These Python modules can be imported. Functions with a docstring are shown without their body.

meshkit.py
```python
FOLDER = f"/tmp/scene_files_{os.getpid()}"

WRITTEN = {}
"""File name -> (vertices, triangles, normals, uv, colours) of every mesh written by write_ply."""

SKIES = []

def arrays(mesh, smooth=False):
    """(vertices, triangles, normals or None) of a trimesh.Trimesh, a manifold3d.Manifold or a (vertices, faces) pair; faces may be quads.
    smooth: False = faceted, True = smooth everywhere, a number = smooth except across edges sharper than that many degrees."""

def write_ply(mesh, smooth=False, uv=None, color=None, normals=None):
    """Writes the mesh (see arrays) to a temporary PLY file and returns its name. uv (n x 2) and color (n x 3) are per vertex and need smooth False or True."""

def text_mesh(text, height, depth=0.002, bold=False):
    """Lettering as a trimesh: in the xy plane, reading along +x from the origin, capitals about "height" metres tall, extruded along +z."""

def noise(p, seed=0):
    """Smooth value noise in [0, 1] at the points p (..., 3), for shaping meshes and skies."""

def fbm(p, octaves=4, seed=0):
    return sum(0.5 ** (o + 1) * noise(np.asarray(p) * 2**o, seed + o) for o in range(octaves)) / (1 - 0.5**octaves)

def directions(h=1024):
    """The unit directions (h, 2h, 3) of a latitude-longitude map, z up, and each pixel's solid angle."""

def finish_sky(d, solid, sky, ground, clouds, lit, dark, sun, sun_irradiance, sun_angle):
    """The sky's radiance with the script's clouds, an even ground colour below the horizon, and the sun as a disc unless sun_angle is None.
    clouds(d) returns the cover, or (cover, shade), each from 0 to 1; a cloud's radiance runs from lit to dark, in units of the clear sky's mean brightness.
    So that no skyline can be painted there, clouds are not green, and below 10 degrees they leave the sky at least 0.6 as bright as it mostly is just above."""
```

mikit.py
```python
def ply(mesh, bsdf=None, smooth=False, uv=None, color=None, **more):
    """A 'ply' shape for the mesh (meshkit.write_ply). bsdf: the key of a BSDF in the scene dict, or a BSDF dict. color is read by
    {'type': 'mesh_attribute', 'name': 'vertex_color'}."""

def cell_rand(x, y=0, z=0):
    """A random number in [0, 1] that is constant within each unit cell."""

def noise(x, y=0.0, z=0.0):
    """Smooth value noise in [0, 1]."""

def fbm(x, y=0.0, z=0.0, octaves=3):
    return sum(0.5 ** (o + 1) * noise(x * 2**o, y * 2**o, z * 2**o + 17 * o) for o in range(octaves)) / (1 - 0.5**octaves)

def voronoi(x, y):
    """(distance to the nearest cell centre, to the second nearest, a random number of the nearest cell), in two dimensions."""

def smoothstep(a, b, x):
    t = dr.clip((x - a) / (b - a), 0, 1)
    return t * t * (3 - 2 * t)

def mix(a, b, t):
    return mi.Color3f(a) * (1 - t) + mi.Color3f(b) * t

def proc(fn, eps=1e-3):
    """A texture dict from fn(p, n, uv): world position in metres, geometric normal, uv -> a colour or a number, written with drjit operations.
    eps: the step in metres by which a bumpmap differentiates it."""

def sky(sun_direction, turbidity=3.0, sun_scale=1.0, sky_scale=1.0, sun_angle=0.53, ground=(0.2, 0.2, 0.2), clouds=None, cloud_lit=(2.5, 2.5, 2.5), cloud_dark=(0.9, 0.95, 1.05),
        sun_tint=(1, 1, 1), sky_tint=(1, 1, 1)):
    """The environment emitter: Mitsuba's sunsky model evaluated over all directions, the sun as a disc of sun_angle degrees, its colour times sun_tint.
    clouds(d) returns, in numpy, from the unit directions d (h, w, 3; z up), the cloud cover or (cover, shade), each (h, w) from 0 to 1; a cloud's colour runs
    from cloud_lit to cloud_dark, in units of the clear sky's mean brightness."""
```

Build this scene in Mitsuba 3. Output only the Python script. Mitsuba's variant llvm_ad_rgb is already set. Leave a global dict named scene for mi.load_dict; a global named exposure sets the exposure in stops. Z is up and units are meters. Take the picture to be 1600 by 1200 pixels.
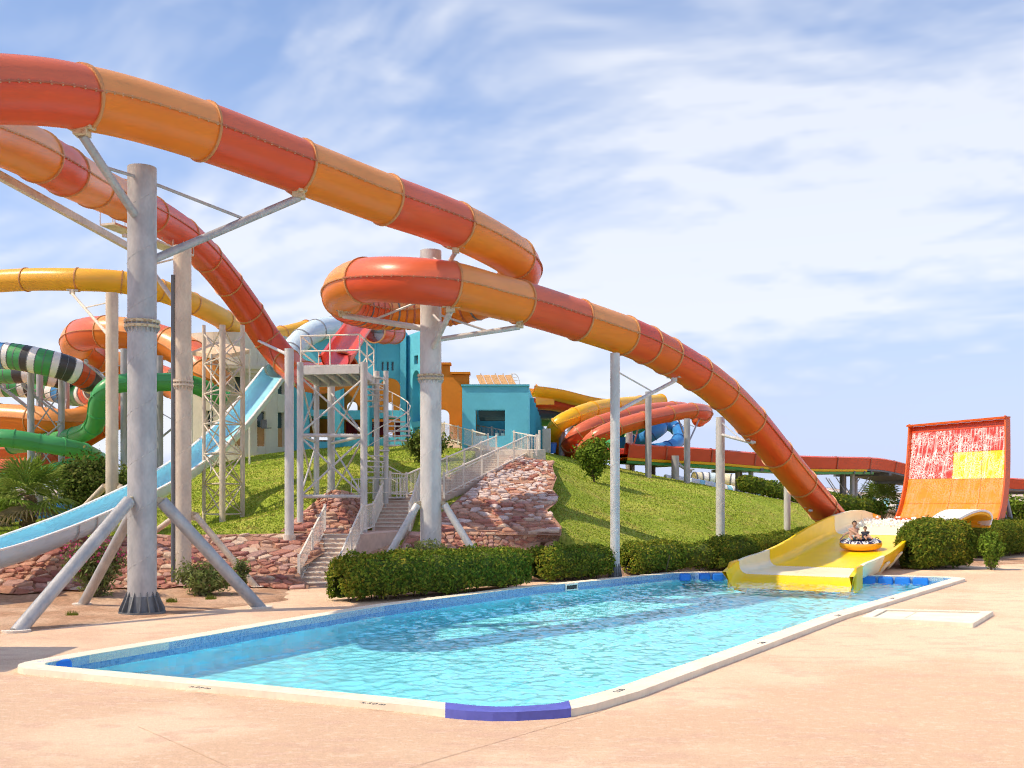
import math, random, numpy as np, trimesh, mitsuba as mi, drjit as dr, mikit, meshkit
import manifold3d as m3
from scipy.interpolate import CubicSpline, PchipInterpolator, RBFInterpolator, griddata
from scipy.spatial import Voronoi
from shapely import Polygon, LineString, Point, box as sbox, union_all, prepare, contains_xy, distance, points as spoints

# ---------------------------------------------------------------- camera, sky, exposure
F, HZ, H = 1700.0, 780.0, 2.8            # focal length and horizon row of the 1600x1200 photograph, eye height
T = mi.ScalarTransform4f
scene, labels = {}, {}
scene['camera'] = {'type': 'perspective', 'fov': math.degrees(2 * math.atan(800 / F)), 'fov_axis': 'x', 'near_clip': 0.1, 'far_clip': 9000.0,
                   'principal_point_offset_y': (600 - HZ) / 1200,
                   'to_world': T().look_at(origin=[0, 0, H], target=[0, 10, H], up=[0, 0, 1])}
SUN = (-0.625, -0.205, 0.755)


def clouds(d):                           # high thin cirrus, densest in a bank ahead to the right
    a = -0.45
    z = np.maximum(d[..., 2], 0.0) + 0.20
    u, v = d[..., 0] / z, d[..., 1] / z
    w = meshkit.fbm(np.stack([u, v, u * 0 + 2.2], -1), 4, 3)
    w2 = meshkit.fbm(np.stack([u, v, u * 0 + 7.2], -1), 4, 53)
    s, t = u * math.cos(a) + v * math.sin(a), -u * math.sin(a) + v * math.cos(a)
    s, t = s + .8 * (w - .5), t + .8 * (w2 - .5)
    big = meshkit.fbm(np.stack([s * 0.8, t, u * 0], -1), 4, 22)
    streak = meshkit.fbm(np.stack([s * 2.2, t * 5.0, u * 0 + 1.3], -1), 6, 6)
    fine = meshkit.fbm(np.stack([s * 10, t * 16, u * 0], -1), 4, 11)
    az, el = np.arctan2(d[..., 0], d[..., 1]), np.arcsin(np.clip(d[..., 2], -1, 1))
    bank = np.exp(-((az - .17) / .30) ** 2 - ((el - .19 - .25 * (az - .17)) / .11) ** 2)
    clear = np.exp(-((az - .36) / .22) ** 2 - ((el - .055) / .055) ** 2)
    c = 0.40 * big + 0.42 * streak + 0.18 * fine + .05 * bank - .10 * clear
    cirrus = 0.05 + 0.72 * np.clip((c - 0.41) / 0.24, 0, 1) ** 1.4
    haze = 0.80 * np.exp(-(np.maximum(el, 0) / 0.17) ** 2)      # even dusty veil all round the horizon
    total = 1 - (1 - cirrus) * (1 - haze)
    return total, np.clip(haze * (1 - cirrus) / total + 0.25 * (1 - cirrus), 0, 1)


scene['sky'] = mikit.sky(SUN, turbidity=3.0, sun_scale=0.9, sky_scale=1.6, clouds=clouds, cloud_lit=(2.02, 2.06, 2.14), cloud_dark=(1.24, 1.40, 1.92), ground=(0.4, 0.3, 0.2), sky_tint=(1.02, 0.985, 1.06))
exposure = 1.66

# ---------------------------------------------------------------- points, meshes, entries
rng = np.random.default_rng(4)
Z3 = np.array([0, 0, 1.0])


def P(px, py, d):                        # the point at distance d that the photograph shows at (px, py)
    return np.array([(px - 800) * d / F, d, H - (py - HZ) * d / F])


def G(px, py, z=0.0):                    # ... that lies at height z
    return P(px, py, F * (H - z) / (py - HZ))


def nrm(v):
    return np.asarray(v, float) / max(np.linalg.norm(v), 1e-12)


def tm(v, f):
    f = np.asarray(f, int)
    if f.shape[1] == 4:
        f = np.vstack([f[:, [0, 1, 2]], f[:, [0, 2, 3]]])
    return trimesh.Trimesh(np.asarray(v, float), f, process=False)


def cat(ms):
    return trimesh.util.concatenate([m for m in ms if m is not None])


def mf(m):
    r = m.to_mesh()
    return tm(np.array(r.vert_properties[:, :3]), np.array(r.tri_verts))


BOXV = np.array([[x, y, z] for x in (-.5, .5) for y in (-.5, .5) for z in (-.5, .5)])
BOXF = np.array([[0, 1, 3, 2], [4, 6, 7, 5], [0, 4, 5, 1], [2, 3, 7, 6], [0, 2, 6, 4], [1, 5, 7, 3]])


def box(c, s, rz=0.0):
    v = BOXV * np.asarray(s, float)
    co, si = math.cos(rz), math.sin(rz)
    v = np.stack([v[:, 0] * co - v[:, 1] * si, v[:, 0] * si + v[:, 1] * co, v[:, 2]], 1)
    return tm(v + np.asarray(c, float), BOXF)


def frame(t):
    t = nrm(t)
    s = np.cross(t, Z3)
    s = nrm(s) if np.linalg.norm(s) > 1e-3 else np.array([1.0, 0, 0])
    return t, s, np.cross(s, t)


def beam(p, q, w, h):
    p, q = np.asarray(p, float), np.asarray(q, float)
    t, s, u = frame(q - p)
    v = BOXV * [np.linalg.norm(q - p), w, h]
    return tm((p + q) / 2 + v[:, :1] * t + v[:, 1:2] * s + v[:, 2:] * u, BOXF)


def ringfaces(n, m, closed=True):
    k = m if closed else m - 1
    i, j = np.meshgrid(np.arange(n - 1), np.arange(k), indexing='ij')
    i, j = i.ravel(), j.ravel()
    j2 = (j + 1) % m
    return np.stack([i * m + j, i * m + j2, (i + 1) * m + j2, (i + 1) * m + j], 1)


def cyl(p, q, r, n=12, r2=None, cap=True):
    p, q = np.asarray(p, float), np.asarray(q, float)
    t, s, u = frame(q - p)
    a = np.arange(n) * 2 * np.pi / n
    c = np.cos(a)[:, None] * s + np.sin(a)[:, None] * u
    v = np.vstack([p + c * r, q + c * (r if r2 is None else r2)])
    f = ringfaces(2, n)
    m = tm(v, f)
    if cap:
        vv = np.vstack([v, [p], [q]])
        k = np.arange(n)
        f3 = np.vstack([m.faces, np.stack([k, k * 0 + 2 * n, (k + 1) % n], 1), np.stack([n + k, n + (k + 1) % n, k * 0 + 2 * n + 1], 1)])
        m = trimesh.Trimesh(vv, f3, process=False)
    if trimesh.triangles.mass_properties(m.triangles).volume < 0 if cap else False:
        m.invert()
    return m


def frames(pts):
    t = np.gradient(pts, axis=0)
    t /= np.linalg.norm(t, axis=1, keepdims=True) + 1e-12
    s = np.cross(t, Z3)
    n = np.linalg.norm(s, axis=1, keepdims=True)
    s = np.where(n > 1e-3, s / np.maximum(n, 1e-9), [1.0, 0, 0])
    return t, s, np.cross(s, t)


def sweep(pts, prof, closed=True, cap=False, scale=None, fr=None):
    pts, prof = np.asarray(pts, float), np.asarray(prof, float)
    t, s, u = fr if fr is not None else frames(pts)
    sc = np.ones(len(pts)) if scale is None else np.asarray(scale)
    if prof.ndim == 2:
        prof = np.repeat(prof[None], len(pts), 0)
    v = pts[:, None] + sc[:, None, None] * (prof[..., :1] * s[:, None] + prof[..., 1:] * u[:, None])
    m = prof.shape[1]
    f = ringfaces(len(pts), m, closed)
    mesh = tm(v.reshape(-1, 3), f)
    if cap:
        mesh = cat([mesh, tm(v[0], [[0, i + 1, i] for i in range(1, m - 1)]), tm(v[-1], [[0, i, i + 1] for i in range(1, m - 1)])])
    return mesh


def circ(r, n=28):
    a = np.arange(n) * 2 * np.pi / n
    return np.stack([np.cos(a), np.sin(a)], 1) * r


def spline(ctrl):
    c = np.asarray(ctrl, float)
    k = np.r_[0, np.cumsum(np.sqrt(np.linalg.norm(np.diff(c, axis=0), axis=1)))]
    return CubicSpline(k, c), k


def wire(ctrl, r, n=6, seg=8):
    cs, k = spline(ctrl)
    return sweep(cs(np.linspace(0, k[-1], (len(ctrl) - 1) * seg + 1)), circ(r, n))


def prism(poly, z0, z1):
    ms = [trimesh.creation.extrude_polygon(g, z1 - z0, engine='earcut') for g in getattr(poly, 'geoms', [poly]) if g.area > 1e-6]
    m = cat(ms)
    m.apply_translation([0, 0, z0])
    return m


def wallmesh(poly, origin, ux, thick):   # a polygon with holes in (along ux, z), extruded backwards by thick
    m = prism(poly, 0, thick)
    ux = nrm(ux)
    n = np.cross(ux, Z3)                 # towards the viewer's side when ux runs to the right
    v = m.vertices
    return tm(np.asarray(origin) + v[:, :1] * ux + v[:, 1:2] * Z3 - v[:, 2:] * n, m.faces)


USED = {}


def numbered(k):
    i = USED.get(k, -1) + 1
    USED[k] = i
    return k if i == 0 else f'{k}_{i:03d}'


def thing(name, label, category, group=None, kind=None):
    k = numbered(name)
    labels[k] = {'label': label}
    if category:
        labels[k]['category'] = category
    if group:
        labels[k]['group'] = group
    if kind:
        labels[k]['kind'] = kind
    return k


def part(parent, name, mesh, mat, smooth=False, label=None, kind=None, **kw):
    k = numbered(f'{parent}__{name}')
    scene[k] = mikit.ply(mesh, mat, smooth, **kw)
    if label or kind:
        labels[k] = {a: b for a, b in (('label', label), ('kind', kind)) if b}
    return k


def solid(name, label, category, mesh, mat, smooth=False, group=None, kind=None, **kw):
    k = thing(name, label, category, group, kind)
    scene[k] = mikit.ply(mesh, mat, smooth, **kw)
    return k


# ---------------------------------------------------------------- materials
def bs(name, **kw):
    scene[name] = {'type': 'twosided', 'bsdf': {'type': 'principled', **kw}}


def rgb(*c):
    return {'type': 'rgb', 'value': list(c)}


def grime(c, scale=3.0, amt=0.14, amt2=0.10):
    def fn(p, n, uv):
        a = mikit.fbm(p.x * scale, p.y * scale, p.z * scale, 3) - 0.5
        b = mikit.fbm(p.x * 22, p.y * 22, p.z * 9, 2) - 0.5
        return mi.Color3f(*c) * (1 + amt * 2 * a + (amt2 * 2 * b if amt2 else 0))
    return mikit.proc(fn)


# glass-fibre colours of the flumes (gel coat), lightly worn
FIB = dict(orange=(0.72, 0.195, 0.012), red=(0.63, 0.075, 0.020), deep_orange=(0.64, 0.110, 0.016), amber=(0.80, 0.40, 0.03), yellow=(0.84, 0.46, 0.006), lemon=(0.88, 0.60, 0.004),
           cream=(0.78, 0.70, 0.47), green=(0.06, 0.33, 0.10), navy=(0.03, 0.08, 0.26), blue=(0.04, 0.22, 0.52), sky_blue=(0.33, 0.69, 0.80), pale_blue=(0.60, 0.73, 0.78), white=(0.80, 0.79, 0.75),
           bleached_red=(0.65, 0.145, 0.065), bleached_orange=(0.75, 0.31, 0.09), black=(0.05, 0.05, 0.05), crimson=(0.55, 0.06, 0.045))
for k, c in FIB.items():
    bs('fibre_' + k, base_color=grime(c, 1.7, 0.07, 0.0), roughness=0.34, specular=0.45, clearcoat=0.25, clearcoat_gloss=0.8)


def steel(p, n, uv):
    a = mikit.fbm(p.x * 5, p.y * 5, p.z * 2.0, 4)
    b = mikit.fbm(p.x * 26, p.y * 26, p.z * 12, 2)
    c = mikit.mix((0.36, 0.37, 0.38), (0.44, 0.445, 0.45), mikit.smoothstep(0.3, 0.7, a))
    return c * (0.92 + 0.16 * b)


def tansteel(p, n, uv):
    a = mikit.fbm(p.x * 4, p.y * 4, p.z * 1.5, 4)
    b = mikit.fbm(p.x * 24, p.y * 24, p.z * 14, 2)
    c = mikit.mix((0.56, 0.48, 0.38), (0.66, 0.57, 0.45), mikit.smoothstep(0.3, 0.7, a))
    return c * (0.9 + 0.2 * b)


def rust(p, n, uv):
    b = mikit.fbm(p.x * 18, p.y * 18, p.z * 18, 3)
    return mikit.mix((0.36, 0.24, 0.13), (0.56, 0.48, 0.32), mikit.smoothstep(0.25, 0.55, b))


bs('galvanised', base_color=mikit.proc(steel), roughness=0.5, metallic=0.25, specular=0.5)
def palesteel(p, n, uv):
    a = mikit.fbm(p.x * 4, p.y * 4, p.z * 1.6, 4)
    return mikit.mix((0.50, 0.505, 0.50), (0.60, 0.60, 0.585), mikit.smoothstep(0.3, 0.7, a)) * (0.94 + 0.12 * mikit.fbm(p.x * 26, p.y * 26, p.z * 12, 2))


bs('pale_steel', base_color=mikit.proc(palesteel), roughness=0.5, metallic=0.15, specular=0.5)
bs('tan_paint', base_color=mikit.proc(tansteel), roughness=0.55, specular=0.4)
bs('rusty', base_color=mikit.proc(rust), roughness=0.7)
bs('flange_red', base_color=grime((0.42, 0.11, 0.05), 8, 0.2, 0.2), roughness=0.5)
bs('flange_tan', base_color=grime((0.52, 0.24, 0.085), 8, 0.15, 0.15), roughness=0.5)
bs('dark_steel', base_color=grime((0.16, 0.17, 0.18), 6, 0.2, 0.15), roughness=0.5, metallic=0.3)
bs('white_metal', base_color=grime((0.74, 0.70, 0.62), 6, 0.08, 0.06), roughness=0.45)


def deckfn(p, n, uv):
    a = mikit.fbm(p.x * 0.45, p.y * 0.45, 0, 4)
    b = mikit.fbm(p.x * 2.2 + 9, p.y * 4.1, 0, 4)
    g = mikit.noise(p.x * 70, p.y * 70, 0)
    v = mikit.fbm(p.x * 11, p.y * 26, 2, 3)
    c = mikit.mix((0.575, 0.392, 0.258), (0.67, 0.488, 0.335), mikit.smoothstep(0.32, 0.68, a))
    c = mikit.mix(c, (0.54, 0.345, 0.245), 0.55 * mikit.smoothstep(0.5, 0.75, b))
    c = mikit.mix(c, (0.72, 0.56, 0.42), 0.45 * mikit.smoothstep(0.55, 0.8, 1 - v))
    return c * (0.90 + 0.2 * g)


def deckbump(p, n, uv):
    return 0.5 * mikit.fbm(p.x * 9, p.y * 9, 0, 3) + 0.25 * mikit.noise(p.x * 40, p.y * 40, 0)


scene['deck_concrete'] = {'type': 'twosided', 'bsdf': {'type': 'bumpmap', 'arbitrary': mikit.proc(deckbump, 4e-3), 'scale': 0.012, 'bsdf': {'type': 'principled', 'base_color': mikit.proc(deckfn), 'roughness': 0.75, 'specular': 0.3}}}


def sandfn(p, n, uv):
    a = mikit.fbm(p.x * 1.1, p.y * 1.1, 0, 4)
    g = mikit.fbm(p.x * 14, p.y * 14, 0, 3)
    c = mikit.mix((0.46, 0.28, 0.18), (0.60, 0.42, 0.29), mikit.smoothstep(0.3, 0.7, a))
    return c * (0.72 + 0.56 * g)


def sandbump(p, n, uv):
    return mikit.fbm(p.x * 6, p.y * 6, p.z * 6, 4)


scene['sand'] = {'type': 'twosided', 'bsdf': {'type': 'bumpmap', 'arbitrary': mikit.proc(sandbump, 8e-3), 'scale': 0.06, 'bsdf': {'type': 'diffuse', 'reflectance': mikit.proc(sandfn)}}}


def grassfn(p, n, uv):
    a = mikit.fbm(p.x * 0.5, p.y * 0.5, 0, 4)
    b = mikit.fbm(p.x * 2.6, p.y * 2.6, 0, 3)
    c = mikit.mix((0.23, 0.305, 0.037), (0.32, 0.355, 0.06), mikit.smoothstep(0.35, 0.65, a))
    c = mikit.mix(c, (0.38, 0.33, 0.095), 0.6 * mikit.smoothstep(0.56, 0.78, b))
    return c * (0.7 + 0.6 * mikit.fbm(p.x * 12, p.y * 12, 0, 2))


bs('lawn', base_color=mikit.proc(grassfn), roughness=0.8, specular=0.1)
bs('coping_stone', base_color=grime((0.78, 0.70, 0.55), 2.5, 0.16, 0.08), roughness=0.6, specular=0.3)
bs('pad_blue', base_color=grime((0.10, 0.115, 0.46), 3, 0.15, 0.1), roughness=0.55)
bs('pad_bright_blue', base_color=grime((0.02, 0.19, 0.66), 3, 0.1, 0.05), roughness=0.4)


def mosaic(p, n, uv):
    s = 22.0
    h = (p.x * 0.84 + p.y * 0.62) * s
    r = mikit.cell_rand(h, p.z * s, 0)
    fx, fz = h - dr.floor(h), p.z * s - dr.floor(p.z * s)
    grout = (fx < 0.1) | (fz < 0.1)
    c = mikit.mix((0.05, 0.17, 0.42), (0.18, 0.36, 0.60), r)
    return dr.select(grout, mi.Color3f(0.30, 0.40, 0.48), c)


def poolfn(p, n, uv):
    s = 5.0
    r = mikit.cell_rand(p.x * s, p.y * s, p.z * s)
    a = mikit.fbm(p.x * 0.8, p.y * 0.8, p.z, 3)
    return mikit.mix((0.15, 0.74, 0.89), (0.25, 0.84, 0.93), a) * (0.95 + 0.1 * r)


bs('pool_mosaic', base_color=mikit.proc(mosaic), roughness=0.25, specular=0.5)
bs('pool_paint', base_color=mikit.proc(poolfn), roughness=0.6, specular=0.2)
scene['pool_water'] = {'type': 'thindielectric', 'int_ior': 1.14}

STONES = [(0.40, 0.18, 0.13), (0.47, 0.25, 0.17), (0.53, 0.33, 0.235), (0.34, 0.145, 0.12), (0.57, 0.43, 0.32), (0.46, 0.28, 0.235)]


def stonefn(c):
    def fn(p, n, uv):
        a = mikit.fbm(p.x * 7, p.y * 7, p.z * 7, 4)
        b = mikit.fbm(p.x * 30, p.y * 30, p.z * 30, 2)
        return mi.Color3f(*c) * (0.62 + 0.76 * a) * (0.85 + 0.3 * b)
    return mikit.proc(fn)


for i, c in enumerate(STONES):
    bs(f'flagstone_{i}', base_color=stonefn(c), roughness=0.85, specular=0.2)
bs('flagstone_salt', base_color=stonefn((0.60, 0.49, 0.44)), roughness=0.85, specular=0.2)
bs('mortar', base_color=stonefn((0.34, 0.20, 0.14)), roughness=0.9, specular=0.1)
bs('step_concrete', base_color=grime((0.56, 0.42, 0.34), 4, 0.18, 0.1), roughness=0.8)
bs('light_concrete', base_color=grime((0.62, 0.56, 0.48), 4, 0.12, 0.1), roughness=0.8)
bs('wall_turquoise', base_color=grime((0.13, 0.51, 0.65), 1.2, 0.08, 0.05), roughness=0.8, specular=0.2)
bs('wall_teal', base_color=grime((0.09, 0.41, 0.53), 1.2, 0.08, 0.05), roughness=0.8, specular=0.2)
bs('wall_orange', base_color=grime((0.66, 0.235, 0.03), 1.2, 0.08, 0.05), roughness=0.8, specular=0.2)
bs('wall_maroon', base_color=grime((0.27, 0.03, 0.04), 1.2, 0.08, 0.05), roughness=0.8, specular=0.2)
bs('wall_cream', base_color=grime((0.66, 0.64, 0.54), 0.9, 0.08, 0.06), roughness=0.8, specular=0.2)
bs('roof_tan', base_color=grime((0.52, 0.30, 0.13), 5, 0.15, 0.1), roughness=0.8)
bs('canvas_tan', base_color=grime((0.62, 0.44, 0.28), 2, 0.1, 0.06), roughness=0.8)
bs('dark_glass', base_color=rgb(0.04, 0.08, 0.09), roughness=0.12, specular=0.6)
bs('dark_beam', base_color=rgb(0.07, 0.12, 0.12), roughness=0.6)
bs('black_rubber', base_color=rgb(0.03, 0.03, 0.03), roughness=0.6)
bs('marking_ink', base_color=rgb(0.10, 0.10, 0.11), roughness=0.7)
bs('bark', base_color=grime((0.17, 0.115, 0.07), 9, 0.25, 0.2), roughness=0.9)
bs('twig', base_color=rgb(0.13, 0.10, 0.06), roughness=0.9)
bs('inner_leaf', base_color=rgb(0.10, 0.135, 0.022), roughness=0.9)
for nm, tr in (('leaf', 0.5), ('petal', 0.6)):
    scene[nm] = {'type': 'principledthin', 'base_color': {'type': 'mesh_attribute', 'name': 'vertex_color'}, 'roughness': 0.5, 'diff_trans': tr, 'spec_trans': 0.0}
bs('painted', base_color={'type': 'mesh_attribute', 'name': 'vertex_color'}, roughness=0.6)
bs('skin', base_color=grime((0.50, 0.29, 0.20), 9, 0.06, 0.04), roughness=0.5)
bs('hair', base_color=rgb(0.025, 0.018, 0.013), roughness=0.6)
bs('shirt_dark', base_color=rgb(0.03, 0.035, 0.055), roughness=0.8)
bs('shirt_aqua', base_color=rgb(0.36, 0.60, 0.62), roughness=0.8)
bs('shorts_navy', base_color=rgb(0.04, 0.05, 0.09), roughness=0.8)
bs('foam_white', base_color=rgb(0.86, 0.86, 0.84), roughness=0.5)
bs('far_rock', base_color=grime((0.42, 0.33, 0.28), 0.02, 0.15, 0.0), roughness=0.95)
# ---------------------------------------------------------------- the pool, the deck, the ground
def rounded(pts, r):                     # a closed outline with its corners rounded
    p = Polygon(pts)
    return p.buffer(-r, quad_segs=8).buffer(r, quad_segs=8)


_c = CubicSpline([0, 1, 2, 3, 4, 5, 6], [(920, 1094.5), (872, 1108), (835, 1112), (790, 1114), (745, 1112.5), (700, 1107.5), (640, 1101)])
CORNER = [tuple(_c(u)) for u in np.linspace(.3, 5.6, 26)]
POOL_PX = [(58, 1045.5), (140, 1030), (300, 1003), (440, 978), (600, 951), (830, 921), (1000, 904), (1050, 899), (1085, 897.5), (1140, 898), (1340, 902), (1492, 906), (1400, 933), (1290, 966), (1160, 1013), (960, 1084),
           *CORNER, (560, 1093), (300, 1068)]
POOL = rounded([G(x, y, 0.02)[:2] for x, y in POOL_PX], 0.3).simplify(0.01)
CW, CT, WATER, FLOOR = 0.40, 0.10, -0.115, -0.60
OUTER = POOL.buffer(CW, join_style='mitre', mitre_limit=1.6)
DECK_PX = [(-400, 1022), (-120, 1000), (100, 978), (250, 962), (436, 938), (452, 916), (536, 915), (566, 944), (700, 931), (840, 908), (1000, 896.5), (1140, 889), (1340, 889), (1480, 886), (1600, 880), (1900, 860)]
DECK = Polygon([G(x, y)[:2] for x, y in DECK_PX] + [(90, 60), (90, -30), (-60, -30), (-60, 14)])
prepare(DECK)


def groove(*px):
    return LineString([G(x, y)[:2] for x, y in px]).buffer(0.006)


deck_top = DECK.difference(OUTER.buffer(-0.05)).difference(union_all([groove((640, 1200), (930, 1115), (1010, 1086)), groove((215, 1135), (300, 1172), (360, 1200)), groove((0, 985), (-200, 1100)),
                                                                      groove((1495, 912), (1600, 884))]))
solid('pool_deck', 'pink beige concrete deck around the pool', None, prism(deck_top, -0.06, 0.0), 'deck_concrete', kind='structure')
base = sbox(-4000, -3000, 4000, 7000).difference(POOL.buffer(0.3))
solid('desert_ground', 'flat sandy ground reaching to the horizon', None, prism(base, -0.9, -0.32), 'sand', kind='structure')

pool = thing('swimming_pool', 'long splash pool with cream coping and blue mosaic edge in front of the slides', 'pool', kind='structure')
ring = OUTER.difference(POOL)
pad_zone = Polygon([G(696, 1095, 0.1)[:2], G(694, 1150, 0.1)[:2], G(905, 1150, 0.1)[:2], G(888, 1095, 0.1)[:2]])
part(pool, 'coping', prism(ring.difference(pad_zone), -0.05, CT), 'coping_stone')
part(pool, 'corner_pad', prism(OUTER.buffer(0.03).difference(POOL.buffer(0.05)).intersection(pad_zone), -0.02, CT + 0.015), 'pad_blue', label='dark blue rubber pad on the rounded near corner of the coping')


def poolwall(z0, z1, off=0.0):
    c = np.array(POOL.buffer(off).exterior.coords)
    n = len(c)
    return tm(np.vstack([np.c_[c, np.full(n, z0)], np.c_[c, np.full(n, z1)]]), [[i, i + 1, n + i + 1, n + i] for i in range(n - 1)])


part(pool, 'tile_band', poolwall(-0.17, CT - 0.012), 'pool_mosaic')
part(pool, 'wall', poolwall(FLOOR, -0.17), 'pool_paint')
part(pool, 'floor', prism(POOL.buffer(0.2), FLOOR - 0.1, FLOOR), 'pool_paint')

# the water, a rippled sheet
x0, y0, x1, y1 = POOL.buffer(0.06).bounds
st = 0.055
gx, gy = np.meshgrid(np.arange(x0, x1 + st, st), np.arange(y0, y1 + st, st), indexing='ij')
inside = contains_xy(POOL.buffer(0.10), gx, gy)
r2 = np.random.default_rng(12)
wz = np.zeros_like(gx)
warp = meshkit.fbm(np.stack([gx * 0.5, gy * 0.5, gx * 0], -1), 3, 5) * 5
for lam, amp, nn in ((2.4, 0.0060, 4), (1.0, 0.0040, 7), (0.5, 0.0042, 12), (0.30, 0.0036, 14), (0.19, 0.0018, 12)):
    for _ in range(nn):
        an = r2.uniform(0, 2 * np.pi)
        l = lam * r2.uniform(0.75, 1.3)
        wz += amp * np.sin(2 * np.pi * (gx * math.cos(an) + gy * math.sin(an)) / l + r2.uniform(0, 6.3) + warp * r2.uniform(0.4, 1.2)) * 0.55
act = 0.45 + 1.1 * meshkit.fbm(np.stack([gx * 0.35, gy * 0.35, gx * 0 + 4], -1), 3, 9)
slide_end = np.array([9.4, 37.6])
wz = wz * act + 0.035 * np.exp(-((gx - 9.3) ** 2 + (gy - 36.2) ** 2) / 5) * (meshkit.fbm(np.stack([gx * 2.2, gy * 2.2, gx * 0], -1), 4, 33) - 0.5)
idx = np.arange(gx.size).reshape(gx.shape)
q = np.stack([idx[:-1, :-1], idx[1:, :-1], idx[1:, 1:], idx[:-1, 1:]], -1)[inside[:-1, :-1]]
wm = tm(np.stack([gx, gy, WATER + wz], -1).reshape(-1, 3), q.reshape(-1, 4))
wm.remove_unreferenced_vertices()
solid('water', 'rippled turquoise water filling the pool', None, wm, 'pool_water', smooth=True, kind='structure')

# depth markings on the coping
for px, py, txt, turn, hh in ((293, 1073.5, '1.10 m', 0, 0.085), (561, 1098.5, '1.10 m', 0, 0.085), (965, 1082, '1.10', 1, 0.09), (1310, 963, '1.10', 1, 0.11), (1190, 1006.5, '1.10', 1, 0.10), (1395, 936, '1.10', 1, 0.12)):
    t = meshkit.text_mesh(txt, hh, 0.003, bold=True)
    o = G(px, py, CT)
    if turn:
        ax = nrm(G(1290, 966, CT) - G(960, 1084, CT))
    else:
        ax = nrm(G(560, 1093, CT) - G(300, 1068, CT))
    ay = np.cross(Z3, ax)
    v = t.vertices
    part(pool, 'depth_marking', tm(o + v[:, :1] * ax + v[:, 1:2] * ay + v[:, 2:] * Z3 + Z3 * 0.001, t.faces), 'marking_ink')

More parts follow.
